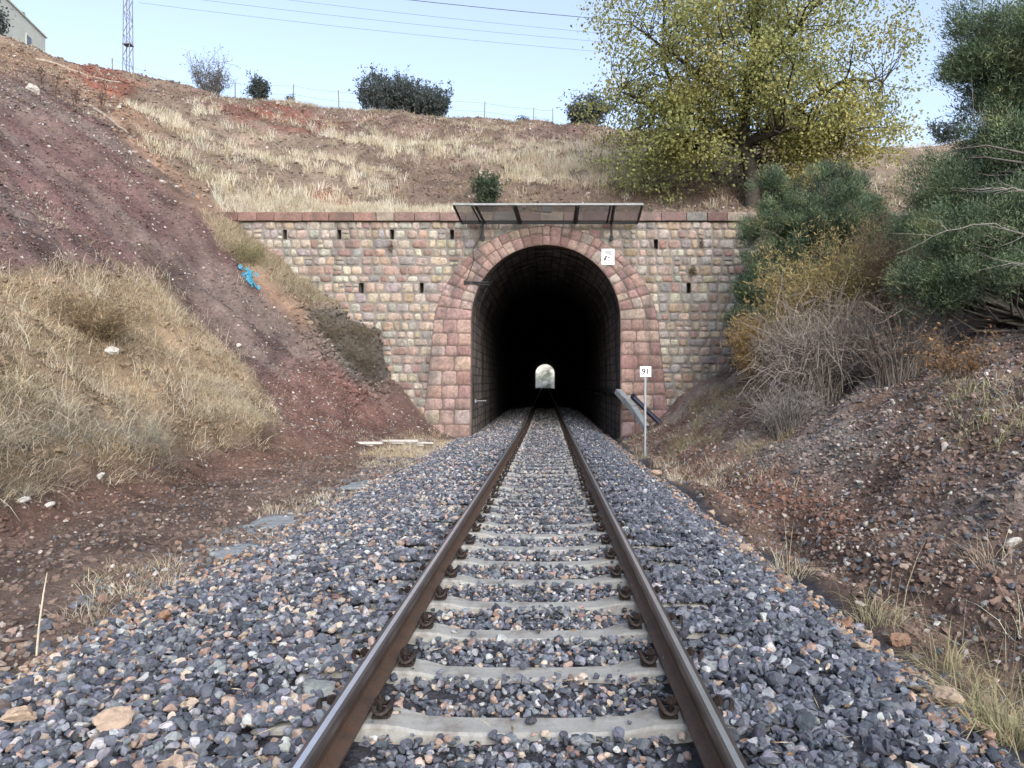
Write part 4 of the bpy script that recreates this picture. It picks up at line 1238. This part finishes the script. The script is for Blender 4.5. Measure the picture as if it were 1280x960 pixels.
for px, py, Y, hh, lab in ((53, 100, 27, 1.0, 'dead brown sapling on the orange slope, nearest the pale building'), (70, 122, 25.5, 1.15, 'dead brown sapling with a dark clod at its foot on the orange slope'),
                           (93, 136, 26, 1.0, 'dead brown sapling, third along the orange slope from the building'), (128, 140, 27.5, 1.15, 'dead brown sapling on the orange slope, nearest the lattice mast')):
    p = at(px, py, Y)
    shoots('dead_sapling', lab, 'sapling', (p[0], p[1]), 3, hh * .8, hh, .12, rr, (.12, .085, .07), .0, .022, 'dead saplings on the orange slope', twigs=7, leaf=(90, .035, [(.16, .10, .07), (.12, .085, .06)], 'leaf'))
# far trees on the right crest
shoots('small_tree', 'thin dark tree on the far crest beyond the gap between the two big trees', 'tree', (24.2, 45), 30, .8, 1.9, 1.3, rr, (.12, .11, .10), .1, .018, leaf=(1600, .085, PAL_CR, 'leaf'), twigs=4)

# bare pale branches fallen over the right bushes
for k, (lab, pts, rad) in enumerate((('long pale bare branch drooping over the evergreen bush', [(1310, 240, 12), (1255, 235, 12), (1218, 236, 12.2)], .015),
                                     ('pale dead branch forking low over the dark bush', [(1310, 310, 11.5), (1275, 292, 11.6), (1240, 277, 11.8), (1180, 290, 12), (1120, 318, 12.3)], .014),
                                     ('short pale dead branch at the right edge of the dark bush', [(1320, 325, 11), (1285, 330, 11.2), (1255, 333, 11.4)], .012))):
    P = np.array([at(*q) for q in pts])
    tt = np.linspace(0, len(P) - 1, 16); Q = np.c_[[np.interp(tt, np.arange(len(P)), P[:, i]) for i in range(3)]].T
    Q += rr.normal(size=Q.shape) * .012
    g = Geo(); g.tube(Q, np.linspace(rad, rad * .3, 16), 6, (.22, .20, .18))
    for _ in range(6):
        i = rr.randint(3, 13); e = Q[i] + np.array([-rr.uniform(.2, .7), rr.uniform(-.2, .2), rr.uniform(-.25, .35)])
        g.tube(limb(Q[i], e, rr, .08, 5), np.linspace(rad * .5, rad * .15, 5), 4, (.22, .20, .18), cap=False)
    tag(g.build('dead_branch', M_twig, origin=tuple(Q[0])), lab, 'branch')

# clumps of dry grass big enough to tell apart, by the right ditch
rr = np.random.RandomState(59)
for px, py, Y, nb, hh, lab in ((1265, 905, 3.9, 340, .56, 'bushy pale green and straw grass clump in the bottom right corner'),
                               (1190, 835, 4.7, 130, .40, 'curling straw grass clump beside the brown boulder at the ditch'),
                               (1095, 760, 5.6, 120, .36, 'thin curling straw grass clump in the middle of the right ditch'),
                               (985, 690, 7.0, 100, .34, 'small straw grass clump in the ditch farther from the camera'),
                               (800, 580, 18.6, 70, .4, 'dry straw grass clump around the foot of the marker post')):
    p = at(px, py, Y); x, y = p[0], Y
    g = Geo()
    tufts(g, np.array([x]), np.array([y]), np.array([gz(x, y)]), rr, nb, .18 if nb < 300 else .28, hh, hh, .0065 if Y < 10 else .012, pal=[(.40, .36, .24), (.33, .30, .17), (.47, .42, .30)], pw=(.4, .3, .3), lean=1.15, curl=.8, droop=.72)
    tufts(g, np.array([x]), np.array([y]), np.array([gz(x, y)]), rr, 7, .2, hh * 1.7, hh * 1.9, .005 if Y < 10 else .01, pal=[(.40, .33, .22)], pw=(1,), lean=.3)
    tag(g.build('grass_clump', M_grass, origin=(x, y, gz(x, y))), lab, 'grass clump')
p = at(45, 805, 5.0)
g = Geo(); z0 = gz(p[0], 5.0)
g.tube([(p[0], 5, z0 - .03), (p[0] + .02, 5, z0 + .2), (p[0] + .05, 5.0, z0 + .42), (p[0] + .075, 5, z0 + .56)], [.007, .006, .005, .003], 5, (.55, .48, .37))
tag(g.build('dry_stalk', M_twig, origin=(p[0], 5, z0)), 'single bleached upright stalk at the left edge of the ballast', 'stalk')
# tufts rooted in the wall
for px, py, w, h, lab in ((489, 309, .20, .28, 'dry weed tuft hanging below a weep hole left of the steel screen'), (866, 338, .24, .3, 'brown weed tuft low on the wall right of the arch'), (877, 304, .12, .3, 'brown creeping weed high on the wall right of the arch')):
    p = at(px, py, WALL - .06); n_ = 150
    a = rr.uniform(0, 2 * math.pi, n_)
    g = Geo(); C = np.tile(p, (n_, 1)) + np.c_[rr.normal(size=n_) * w * .2, np.full(n_, -.02), rr.normal(size=n_) * h * .3]
    needles_into(g, C, np.c_[np.cos(a), -np.abs(rr.normal(size=n_)) * .5, np.sin(a) - .2], w * .6, .008, rr, pick([(.12, .09, .06), (.19, .14, .09), (.09, .075, .05)], [1, 1, 1], n_, rr))
    tag(g.build('wall_weed', M_grass, origin=tuple(p)), lab, 'weed')

# ------------------------------------------------------------------ single rocks
rr = np.random.RandomState(61)
ROCKS = [(1180, 890, 'tan', .10, 'pale orange knobbly rock on the right ballast edge, near the bottom corner'), (1128, 808, 'brown', .10, 'round brown boulder at the ditch beside a straw grass clump'),
         (1078, 822, 'tan', .06, 'tan stone left of the round brown boulder'), (932, 693, 'tan', .085, 'blocky tan rock on the ballast edge by the ditch'), (972, 748, 'brown', .06, 'flat rounded brownish stone on the right ballast edge'),
         (985, 732, 'tan', .05, 'long tan stone just behind the rounded brownish stone'), (1058, 790, 'brown', .07, 'brown stone in the line of rocks along the right ditch'), (890, 648, 'tan', .10, 'orange tan rock at the ditch, halfway to the marker post'),
         (820, 598, 'tan', .16, 'pale pinkish rock on the ballast below the marker post'), (1265, 683, 'pale', .085, 'pale smooth rock lying on the right bank at the picture edge'), (1252, 925, 'brown', .07, 'rusty brown rock at the far right of the ballast edge'),
         (138, 441, 'white', .17, 'round white rock in the middle of the grassy left bank'), (125, 597, 'white', .12, 'white rock at the lower edge of the grassy bank'), (32, 629, 'white', .11, 'flat white rock near the left edge below the grass'),
         (60, 634, 'white', .09, 'small white rock beside the flat white rock'), (297, 433, 'white', .10, 'small white stone on the maroon scree'), (205, 783, 'brown', .075, 'rusty brown rock on the left ballast edge'),
         (392, 885, 'grey', .13, 'flat grey green slab stone beside the left rail'), (28, 912, 'tan', .10, 'big flat tan stone in the left ballast corner'), (141, 920, 'tan', .085, 'orange tan stone in the left ballast'),
         (160, 445, 'pale', .001, ''), (40, 115, 'pale', .3, 'pale rock on the orange slope near the saplings')]
RC_ = dict(tan=(.33, .25, .185), brown=(.22, .135, .09), pale=(.42, .39, .35), white=(.46, .44, .40), grey=(.22, .235, .22))


def hit(px, py):
    """where the sight line through a pixel meets the ground"""
    Y = np.linspace(2.6, 45, 1500); P = np.stack([(px - VPX) * Y / F_PX, Y, CAMZ - (py - VPY) * Y / F_PX], 1)
    d = P[:, 2] - ground_z(P[:, 0], P[:, 1]); i = int(np.argmax(d < 0))
    return P[i]


for px, py, kind, s, lab in ROCKS:
    if not lab: continue
    p = hit(px, py); PV, PF = ROCK_HI
    V = PV[rr.randint(len(PV))] @ rand_rot(1, rr)[0].T * s
    V[:, 2] *= .7
    if kind == 'grey': V[:, 2] *= .45
    zz = p[2] + (.05 if -3.2 < p[0] < 2.3 else 0) + s * .3
    g = Geo(); g.add(V + np.array([p[0], p[1], zz]), PF, RC_[kind])
    tag(g.build('rock', M_pebble, origin=(p[0], p[1], zz - s * .4)), lab, 'rock', 'single rocks on the ground')
# dark stone lying on the first sleeper
g = Geo(); V = ROCK_HI[0][3] * .032; p = np.array([float(xc(3.3)) + .02, 3.30, -.188]); g.add(V + p, ROCK_HI[1], (.05, .052, .058))
tag(g.build('rock', M_stone, origin=tuple(p)), 'small dark stone lying on the nearest sleeper', 'rock', 'single rocks on the ground')

# ------------------------------------------------------------------ litter
for (x0, py0), (x1, py1), w, th, lab in (((446, 558), (468, 554), .11, .06, 'short white plank lying at the foot of the scree'), ((476, 555), (512, 553), .14, .05, 'longer white board lying beside the short plank'), ((500, 557), (538, 556), .07, .04, 'thin white board in front of the longer board')):
    a, b = hit(x0, py0 + 2), hit(x1, py1 + 2); d = b - a; L = np.linalg.norm(d); ang = math.atan2(d[1], d[0])
    c = (a + b) / 2; L = min(L, 1.5)
    R = np.array([[math.cos(ang) * 1, -math.sin(ang), 0], [math.sin(ang), math.cos(ang), 0], [0, 0, 1]])
    if L > 1: R = np.eye(3)
    g = Geo(); g.box((c[0], c[1], max(a[2], b[2]) + .09), (L * .9, w, th), R=R)
    g.box((c[0] + .02, c[1] + .03, max(a[2], b[2]) + .03), (L * .35, w * .8, .06), R=R)
    tag(g.build('plank', M_whitewood, origin=tuple(c)), lab, 'plank')
p = hit(313, 352)
nx = 22; U, Vv = np.meshgrid(np.linspace(-.45, .45, nx), np.linspace(-.38, .38, nx))
wig = .10 * fbm(U * 6, Vv * 6, 1.3, 2, 4)
X = p[0] + U * .8 + .25 * Vv; Yy = p[1] + Vv * .7; Zz = ground_z(X.ravel(), Yy.ravel()).reshape(X.shape) + .10 + wig * 1.1
i = np.arange(nx - 1)[:, None] * nx; j = np.arange(nx - 1)[None]
Fq = np.stack([i + j, i + j + 1, i + nx + j + 1, i + nx + j], -1).reshape(-1, 4)
u2, v2 = U.ravel()[Fq].mean(1), Vv.ravel()[Fq].mean(1)
Fq = Fq[(np.hypot(u2 / .45, v2 / .38) < .75 + .45 * fbm(u2 * 5, v2 * 5, 1, 4)) & (fbm(u2 * 9, v2 * 9, 1, 1) > -.55)]
g = Geo(); g.add(np.c_[X.ravel(), Yy.ravel(), Zz.ravel()], Fq)
o = g.build('plastic_sheet', M_blue, origin=tuple(p)); tag(o, 'torn blue plastic sheet snagged on the scree slope', 'plastic sheet')
o.modifiers.new('Solidify', 'SOLIDIFY').thickness = .006

# ------------------------------------------------------------------ steel screen over the arch
sc = thing('catch_screen', (.05, WALL, 6.8), 'slanted steel frame with mesh panels jutting out over the crown of the arch', 'screen')
yb, yt, zb_, zt_ = WALL - .17, WALL - 1.5, 6.82, 7.09
xb = [at(q, 280, yb)[0] for q in (577, 606, 650, 719, 764, 797)]
xt = [at(q, 258, yt)[0] for q in (567, 594, 643, 722, 768, 803)]
g = Geo(); g.box(((xt[0] + xt[-1]) / 2, yt, zt_ + .012), (xt[-1] - xt[0] + .06, .09, .06)); g.build('top_rail', M_dullsteel, sc)
g = Geo(); g.box(((xb[0] + xb[-1]) / 2, yb, zb_ - .01), (xb[-1] - xb[0], .06, .07)); g.build('bottom_rail', M_darksteel, sc)
for a, b, w in zip(xb, xt, (.045, .05, .075, .075, .05, .045)):
    g = Geo(); g.tube([(a, yb, zb_), (b, yt + .03, zt_ - .01)], w, 4); g.build('strut', M_darksteel, sc)
    if w == .05:
        g = Geo(); g.tube([(a - .14, yb, zb_), (b - .12, yt + .03, zt_ - .02)], .03, 4); g.build('strut', M_darksteel, sc)
for i in range(5):
    g = Geo()
    V = np.array([(xb[i] + .05, yb, zb_ + .02), (xb[i + 1] - .05, yb, zb_ + .02), (xt[i + 1] - .05, yt, zt_ - .02), (xt[i] + .05, yt, zt_ - .02)])
    V2 = V + np.array([0, 0, .008])
    g.add(np.r_[V, V2], [[3, 2, 1, 0], [4, 5, 6, 7], [0, 1, 5, 4], [1, 2, 6, 5], [2, 3, 7, 6], [3, 0, 4, 7]])
    g.build('mesh_panel', M_screen, sc)
for a in (xb[1] - .07, xb[4] + .02):
    g = Geo(); g.box((a, WALL - .10, 6.55), (.06, .06, .62)); g.box((a, WALL - .075, 6.33), (.12, .03, .14)); g.build('bracket', M_darksteel, sc)
p = at(683, 262, yt - .06)
g = Geo(); g.box(p, (.29, .10, .16)); g.build('black_box', M_black, sc)  # plain black box standing in for a small dark rectangle at the top rail

# ------------------------------------------------------------------ notice on the arch
a, b = at(752, 311, WALL - .13), at(768, 331, WALL - .13)
cx_, cz_ = (a[0] + b[0]) / 2, (a[2] + b[2]) / 2; w_, h_ = b[0] - a[0], a[2] - b[2]
no = thing('notice_sign', (cx_, WALL - .13, cz_), 'small white notice plate with black pictogram on the pink arch stones', 'sign')
g = Geo(); g.box((cx_, WALL - .12, cz_), (w_, .015, h_)); g.build('plate', M_white, no)
g = Geo(); yq = WALL - .130
for q, (ww, zz) in enumerate(((.55, .36), (.66, .29), (.4, .22), (.3, .14))):
    g.box((cx_ + (.02 if q < 3 else .1), yq, cz_ + zz * h_), (w_ * ww, .004, .018))
for zz in (-.33, -.40): g.box((cx_ + .02, yq, cz_ + zz * h_), (w_ * .6, .004, .010))
g.build('text_lines', M_black, no)
g = Geo()
for dx, dz, sx, sz in ((-.065, .0, .07, .07), (-.10, -.07, .075, .09), (-.12, -.12, .03, .04), (.03, -.02, .05, .07), (.03, -.09, .016, .09)):
    th = np.arange(10) * math.pi / 5
    V = np.c_[cx_ + dx + sx / 2 * np.cos(th), np.full(10, yq - .003), cz_ + dz + sz / 2 * np.sin(th)]
    V = np.r_[V, V + np.array([0, .006, 0])]
    g.add(V, [list(range(10))[::-1]]); g.add(V, [[i, (i + 1) % 10, 10 + (i + 1) % 10, 10 + i] for i in range(10)])
g.build('pictogram', M_black, no)


def text_mesh(name, body, size, loc, mat, parent, depth=.002):
    cu = bpy.data.curves.new(name, 'FONT'); cu.body = body; cu.size = size; cu.align_x = 'CENTER'; cu.align_y = 'CENTER'; cu.extrude = depth; cu.offset = size * .020
    ob = bpy.data.objects.new('tmp', cu); COL.objects.link(ob)
    dg = bpy.context.evaluated_depsgraph_get(); me = bpy.data.meshes.new_from_object(ob.evaluated_get(dg))
    bpy.data.objects.remove(ob)
    me.materials.clear(); me.materials.append(mat)
    o = bpy.data.objects.new(name, me); COL.objects.link(o); o.parent = parent
    rt = parent
    while rt.parent: rt = rt.parent
    o.location = np.array(loc) - np.array(rt.location); o.rotation_euler = (math.pi / 2, 0, 0)
    return o


# ------------------------------------------------------------------ marker post 91
Yp = 19.0
p = at(806.5, 568, Yp); zg = gz(p[0], Yp); top = at(807, 458, Yp)[2]
mp = thing('marker_post', (p[0], Yp, zg), 'galvanised post with a white number 91 plate beside the track', 'sign')
g = Geo(); g.tube([(p[0], Yp, zg - .1), (p[0], Yp, top - .05)], .032, 10); g.build('pole', M_galv, mp, smooth=False)
g = Geo(); pw_ = .285; g.box((p[0] + .005, Yp - .045, top - .135), (pw_, .012, .27))
pl = g.build('plate', M_white, mp)
bv = pl.modifiers.new('Bevel', 'BEVEL'); bv.width = .02; bv.segments = 3; bv.limit_method = 'ANGLE'
text_mesh('number', '91', .20, (p[0] + .005, Yp - .054, top - .135), M_black, pl)

# ------------------------------------------------------------------ cable trough, pipe, brackets
xr = OC + OR
tr = thing('cable_trough', (xr - .1, WALL - .2, .9), 'grey steel cable trough on the right tunnel wall bending down to the ground outside', 'cable trough')


def channel(g, P, w, h):
    P = np.array(P, float)
    for a, b in zip(P[:-1], P[1:]):
        d = b - a; L = np.linalg.norm(d); d /= L
        s = np.cross(d, (0, 0, 1.0)); s /= np.linalg.norm(s); u = np.cross(s, d)
        R = np.stack([d, s, u], 1); c = (a + b) / 2
        g.box(c, (L, w, .012), R=R); g.box(c + s * w / 2 + u * h / 2, (L, .012, h), R=R); g.box(c - s * w / 2 + u * h / 2, (L, .012, h), R=R)
        g.box(c + u * h, (L, w * .9, .010), R=R)


g = Geo(); channel(g, [(xr - .13, 44, 1.35), (xr - .13, WALL - .12, 1.12)], .2, .16); g.build('inner_trough', M_darksteel, tr)
g = Geo(); channel(g, [(xr - .12, WALL - .12, 1.13), at(790, 512, 24.2), at(806, 537, 23.6)], .22, .16); g.build('outer_trough', M_trough, tr)
for y in (27, 31, 35): 
    g = Geo(); g.box((xr - .1, y, 1.08), (.24, .05, .06)); g.build('bracket', M_darksteel, tr)
g = Geo(); a, b = at(792, 497, 24.6), at(832, 536, 24.2)
g.tube([a, a * .5 + b * .5, b], .085, 8); g.tube([a + (.02, 0, .03), a - (.05, -.05, -.05)], .095, 8)
tag(g.build('cable_pipe', M_navy, origin=tuple(b)), 'dark navy pipe slanting into the soil behind the marker post', 'pipe')
br = thing('wall_bracket', tuple(at(596, 353, WALL - .12)), 'thin dark metal arm with a cable on the left of the arch ring', 'bracket')
g = Geo(); a, b = at(581, 352, WALL - .14), at(611, 353, WALL - .14); g.tube([a, b], .022, 6); g.tube([a - (0, 0, .06), b - (0, 0, .08)], .015, 6); g.box(a + (0, .04, -.03), (.08, .06, .16)); g.build('arm', M_darksteel, br)
g = Geo(); P = np.array([at(q, w, WALL - .13) for q, w in ((583, 351), (588, 338), (592, 325), (591, 312), (600, 297), (604, 285))]); g.tube(P, .013, 5); g.build('cable', M_black, br)
br = thing('wall_bracket', tuple(at(596, 502, 26)), 'small pale metal arm low on the left wall inside the tunnel mouth', 'bracket')
g = Geo(); q = OC - OR; g.tube([(q - .02, 26.2, .85), (q + .40, 26.0, .86)], .022, 6); g.build('arm', M_galv, br)
g = Geo(); g.box((q + .02, 26.2, .85), (.03, .12, .12)); g.build('base_plate', M_galv, br)

# ------------------------------------------------------------------ crest fence, mast, wires
Yf = 45.6
posts = [(141, 41.0), (225, 44.5), (294, 45), (366, 45.3), (424, Yf), (605, Yf), (667, Yf), (691, Yf)]
fp = [(at(q, 0, Y)[0], Y) for q, Y in posts]
fe = thing('wire_fence', (fp[3][0], fp[3][1], gz(*fp[3])), 'thin wire fence on leaning posts along the hill crest', 'fence')
tops = []
for (x, y) in fp:
    z = gz(x, y); lean = rr.uniform(-.06, .06); h = rr.uniform(1.15, 1.4)
    g = Geo(); g.tube([(x, y, z - .2), (x + lean, y, z + h)], [.035, .028], 6); g.build('post', M_wood, fe)
    tops.append((x + lean, y, z + h))
for fr in (.92, .5):
    g = Geo()
    for a, b, (ax, ay), (bx_, by_) in zip(tops[:-1], tops[1:], fp[:-1], fp[1:]):
        za, zb2 = gz(ax, ay), gz(bx_, by_)
        g.tube([(a[0], a[1], za + (a[2] - za) * fr), ((a[0] + b[0]) / 2, (a[1] + b[1]) / 2, (za + (a[2] - za) * fr + zb2 + (b[2] - zb2) * fr) / 2 - .05), (b[0], b[1], zb2 + (b[2] - zb2) * fr)], .006, 4, cap=False)
    g.build('wire', M_wire, fe)

mx_, my_ = at(160, 0, 46.5)[0], 46.5
mz = gz(mx_, my_)
ma = thing('lattice_mast', (mx_, my_, mz), 'tall grey steel lattice mast on the hill crest at the upper left', 'mast')
H = 11.0; w0, w1 = .22, .14
g = Geo()


def mast_pt(cx, cy, t): w = w0 + (w1 - w0) * t; return np.array([mx_ + cx * w, my_ + cy * w, mz - .1 + H * t])


for cx2 in (-1, 1):
    for cy2 in (-1, 1):
        g.tube([mast_pt(cx2, cy2, 0), mast_pt(cx2, cy2, 1)], .032, 4)
g.build('legs', M_mast, ma)
g = Geo(); N_ = 15
for i in range(N_):
    t0, t1 = i / N_, (i + 1) / N_
    for s_, f in ((1, 1), (-1, 1)):
        a = 1 if i % 2 else -1
        g.tube([mast_pt(-a, s_, t0), mast_pt(a, s_, t1)], .017, 4); g.tube([mast_pt(s_, -a, t0), mast_pt(s_, a, t1)], .017, 4)
g.build('lattice', M_mast, ma)
g = Geo(); g.box((mx_, my_, mz + 2.9), (.5, .48, .06)); g.build('platform', M_mast, ma)
mtop = mz + H
g = Geo(); g.box((mx_, my_, mtop - .3), (.12, 3.4, .12)); g.box((mx_, my_, mtop - 1.6), (.12, 2.6, .12)); g.build('cross_arm', M_mast, ma)
# wires from the mast to a pole behind the plane tree
pe = at(960, 0, 52); pz = gz(pe[0], 52)
po = thing('utility_pole', (pe[0], 52, pz), 'wooden utility pole hidden behind the yellow green tree, carrying the wires', 'pole')
g = Geo(); g.tube([(pe[0], 52, pz - .3), (pe[0], 52, 26.6)], [.13, .09], 8); g.build('pole', M_wood, po)
g = Geo(); g.box((pe[0], 52, 26.2), (.1, 2.2, .1)); g.build('cross_arm', M_wood, po)
for q, (x0, y0, x1, y1, rad, lab) in enumerate(((450, 0, 748, 30, .022, 'thickest and highest overhead wire crossing the sky'), (350, 0, 745, 42, .009, 'thin overhead wire just below the thickest one'), (290, 0, 740, 47, .009, 'thin overhead wire, third from the top of four'), (228, 0, 735, 54, .009, 'lowest thin overhead wire above the crest'))):
    sl = (y1 - y0) / (x1 - x0)
    A = np.array([mx_, my_ - 1.2 + q * .8, 0]); A[2] = at(160, y0 + sl * (160 - x0) - 2, 46.5)[2]
    B = np.array([pe[0], 51.2 + q * .5, 0]); B[2] = at(960, y0 + sl * (960 - x0) - 4, 52)[2]
    tt = np.linspace(0, 1, 14)[:, None]; P = A + (B - A) * tt; P[:, 2] -= (.35 * 4 * tt * (1 - tt))[:, 0]
    g = Geo(); g.tube(P, rad, 5); tag(g.build('overhead_wire', M_wire, origin=tuple(A)), lab, 'wire', 'overhead wires')

# ------------------------------------------------------------------ pale building on the ridge
bd = thing('building', (-30.4, 45, 20), 'pale rendered building corner with a small window on the left ridge', 'building')
dirv = np.array([.195, -1.0]) / math.hypot(.195, 1); nrm = np.array([-dirv[1], dirv[0]])
A = np.array([-30.4, 45.0]); Lb = 12.0; Wb = 9.0
B = A + dirv * Lb; left = -nrm if (-nrm)[0] < 0 else nrm
zt0 = at(57, 47, 45)[2]; zb0 = 18.5
g = Geo()
c4 = [A, B, B + left * Wb, A + left * Wb]
V = [(q[0], q[1], zb0) for q in c4] + [(q[0], q[1], zt0) for q in c4]
g.add(V, [[0, 1, 5, 4][::-1], [1, 2, 6, 5][::-1], [2, 3, 7, 6][::-1], [3, 0, 4, 7][::-1], [4, 5, 6, 7]]); g.build('wall', M_render, bd)
g = Geo()
ang = math.atan2(dirv[1], dirv[0]); R = np.array([[math.cos(ang), -math.sin(ang), 0], [math.sin(ang), math.cos(ang), 0], [0, 0, 1]])
m_ = A + dirv * Lb / 2 + left * .1; g.box((m_[0], m_[1], zt0 + .03), (Lb + .2, .35, .08), R=R); g.build('parapet', M_render, bd)
g = Geo()
for _ in range(26):
    q = A + dirv * rr.uniform(1.2, 5.5) + left * rr.uniform(.1, .5); s_ = rr.uniform(.12, .35)
    g.box((q[0], q[1], zt0 + .05 + s_ * .25), (s_, s_ * .7, s_ * .6), R=rand_rot(1, rr)[0])
g.build('rubble', M_tile, bd)
q = A + dirv * 2.1 - left * .01; zw = at(33, 55, 43)[2]
g = Geo(); g.box((q[0], q[1], zw), (.62, .08, .95), R=R); wf = g.build('window', M_render, bd)
g = Geo(); q2 = q - left * .045; g.box((q2[0] - dirv[0] * .0, q2[1], zw), (.48, .02, .80), R=R); g.build('pane', M_glass, wf)

# ------------------------------------------------------------------ old cement along the left edge of the ballast
for px, py, sx, sy, lab in ((350, 656, .42, .55, 'long pale cement patch flush with the dirt at the left ballast edge'), (300, 692, .30, .40, 'small pale cement patch on the left ballast edge nearer the camera'), (455, 607, .35, .8, 'narrow pale cement patch at the ballast edge near the white planks')):
    p = hit(px, py); nx = 18; U, Vv = np.meshgrid(np.linspace(-1, 1, nx), np.linspace(-1, 1, nx))
    X = p[0] + U * sx; Yy = p[1] + Vv * sy; Zz = ground_z(X.ravel(), Yy.ravel()).reshape(X.shape)
    Zz = Zz * .4 + Zz.mean() * .6 + .035 + .012 * fbm(X, Yy, .3, 2)
    i = np.arange(nx - 1)[:, None] * nx; j = np.arange(nx - 1)[None]
    Fq = np.stack([i + j, i + j + 1, i + nx + j + 1, i + nx + j], -1).reshape(-1, 4)
    u2, v2 = U.ravel()[Fq].mean(1), Vv.ravel()[Fq].mean(1)
    Fq = Fq[np.hypot(u2, v2) < .72 + .35 * fbm(u2 * 3 + px, v2 * 3, 1, 4)]
    g = Geo(); g.add(np.c_[X.ravel(), Yy.ravel(), Zz.ravel()], Fq)
    o = g.build('cement_patch', M_cement, origin=tuple(p), smooth=True); tag(o, lab, 'cement patch')
    m = o.modifiers.new('Solidify', 'SOLIDIFY'); m.thickness = .05; m.offset = -1

# ------------------------------------------------------------------ poles and boards lying on the orange slope
for (ax, ay), (bx2, by2), rad, colr, lab in (((45, 76), (150, 104), .06, (.30, .26, .21), 'long grey pole lying along the top of the orange slope'), ((30, 98), (48, 116), .10, (.14, .11, .09), 'dark plank lying below the sapling nearest the building'),
                                             ((118, 138), (160, 168), .07, (.24, .20, .16), 'grey pole lying below the saplings on the orange slope'), ((176, 305), (210, 350), .05, (.10, .075, .06), 'dark stick lying on the purple scree')):
    a, b = hit(ax, ay), hit(bx2, by2)
    if np.linalg.norm(b - a) > 9: b = a + (b - a) * 9 / np.linalg.norm(b - a)
    tt = np.linspace(0, 1, 9)[:, None]; P = a + (b - a) * tt; P[:, 2] = ground_z(P[:, 0], P[:, 1]) + rad * .7
    g = Geo(); g.tube(P, np.linspace(rad, rad * .6, 9), 7, colr)
    tag(g.build('log', M_bark, origin=tuple(a)), lab, 'log')

# fallen leaves and straw between the stones
rr = np.random.RandomState(71); g = Geo(); n_ = 900
x = rr.uniform(-3.6, 3.0, n_); y = 2.6 + 16 * rr.rand(n_) ** 1.6; z = ground_z(x, y) + np.where((x > -3) & (x < 2), .075, .03)
leaves_into(g, np.c_[x, y, z], .017, rr, pick([(.24, .15, .08), (.16, .10, .06), (.34, .26, .16)], [1, 1, .8], n_, rr), .6, 3.0)
n_ = 700; x = rr.uniform(-3.6, 3.0, n_); y = 2.6 + 14 * rr.rand(n_) ** 1.5; z = ground_z(x, y) + np.where((x > -3) & (x < 2), .08, .03)
d = rr.normal(size=(n_, 3)) * np.array([1, 1, .2])
needles_into(g, np.c_[x, y, z], d, .09, .0022, rr, pick([(.48, .40, .28), (.30, .23, .16)], [1, 1], n_, rr))
tag(g.build('litter', M_grass), 'fallen leaves and bits of straw on the stones', 'leaf litter', kind='stuff')
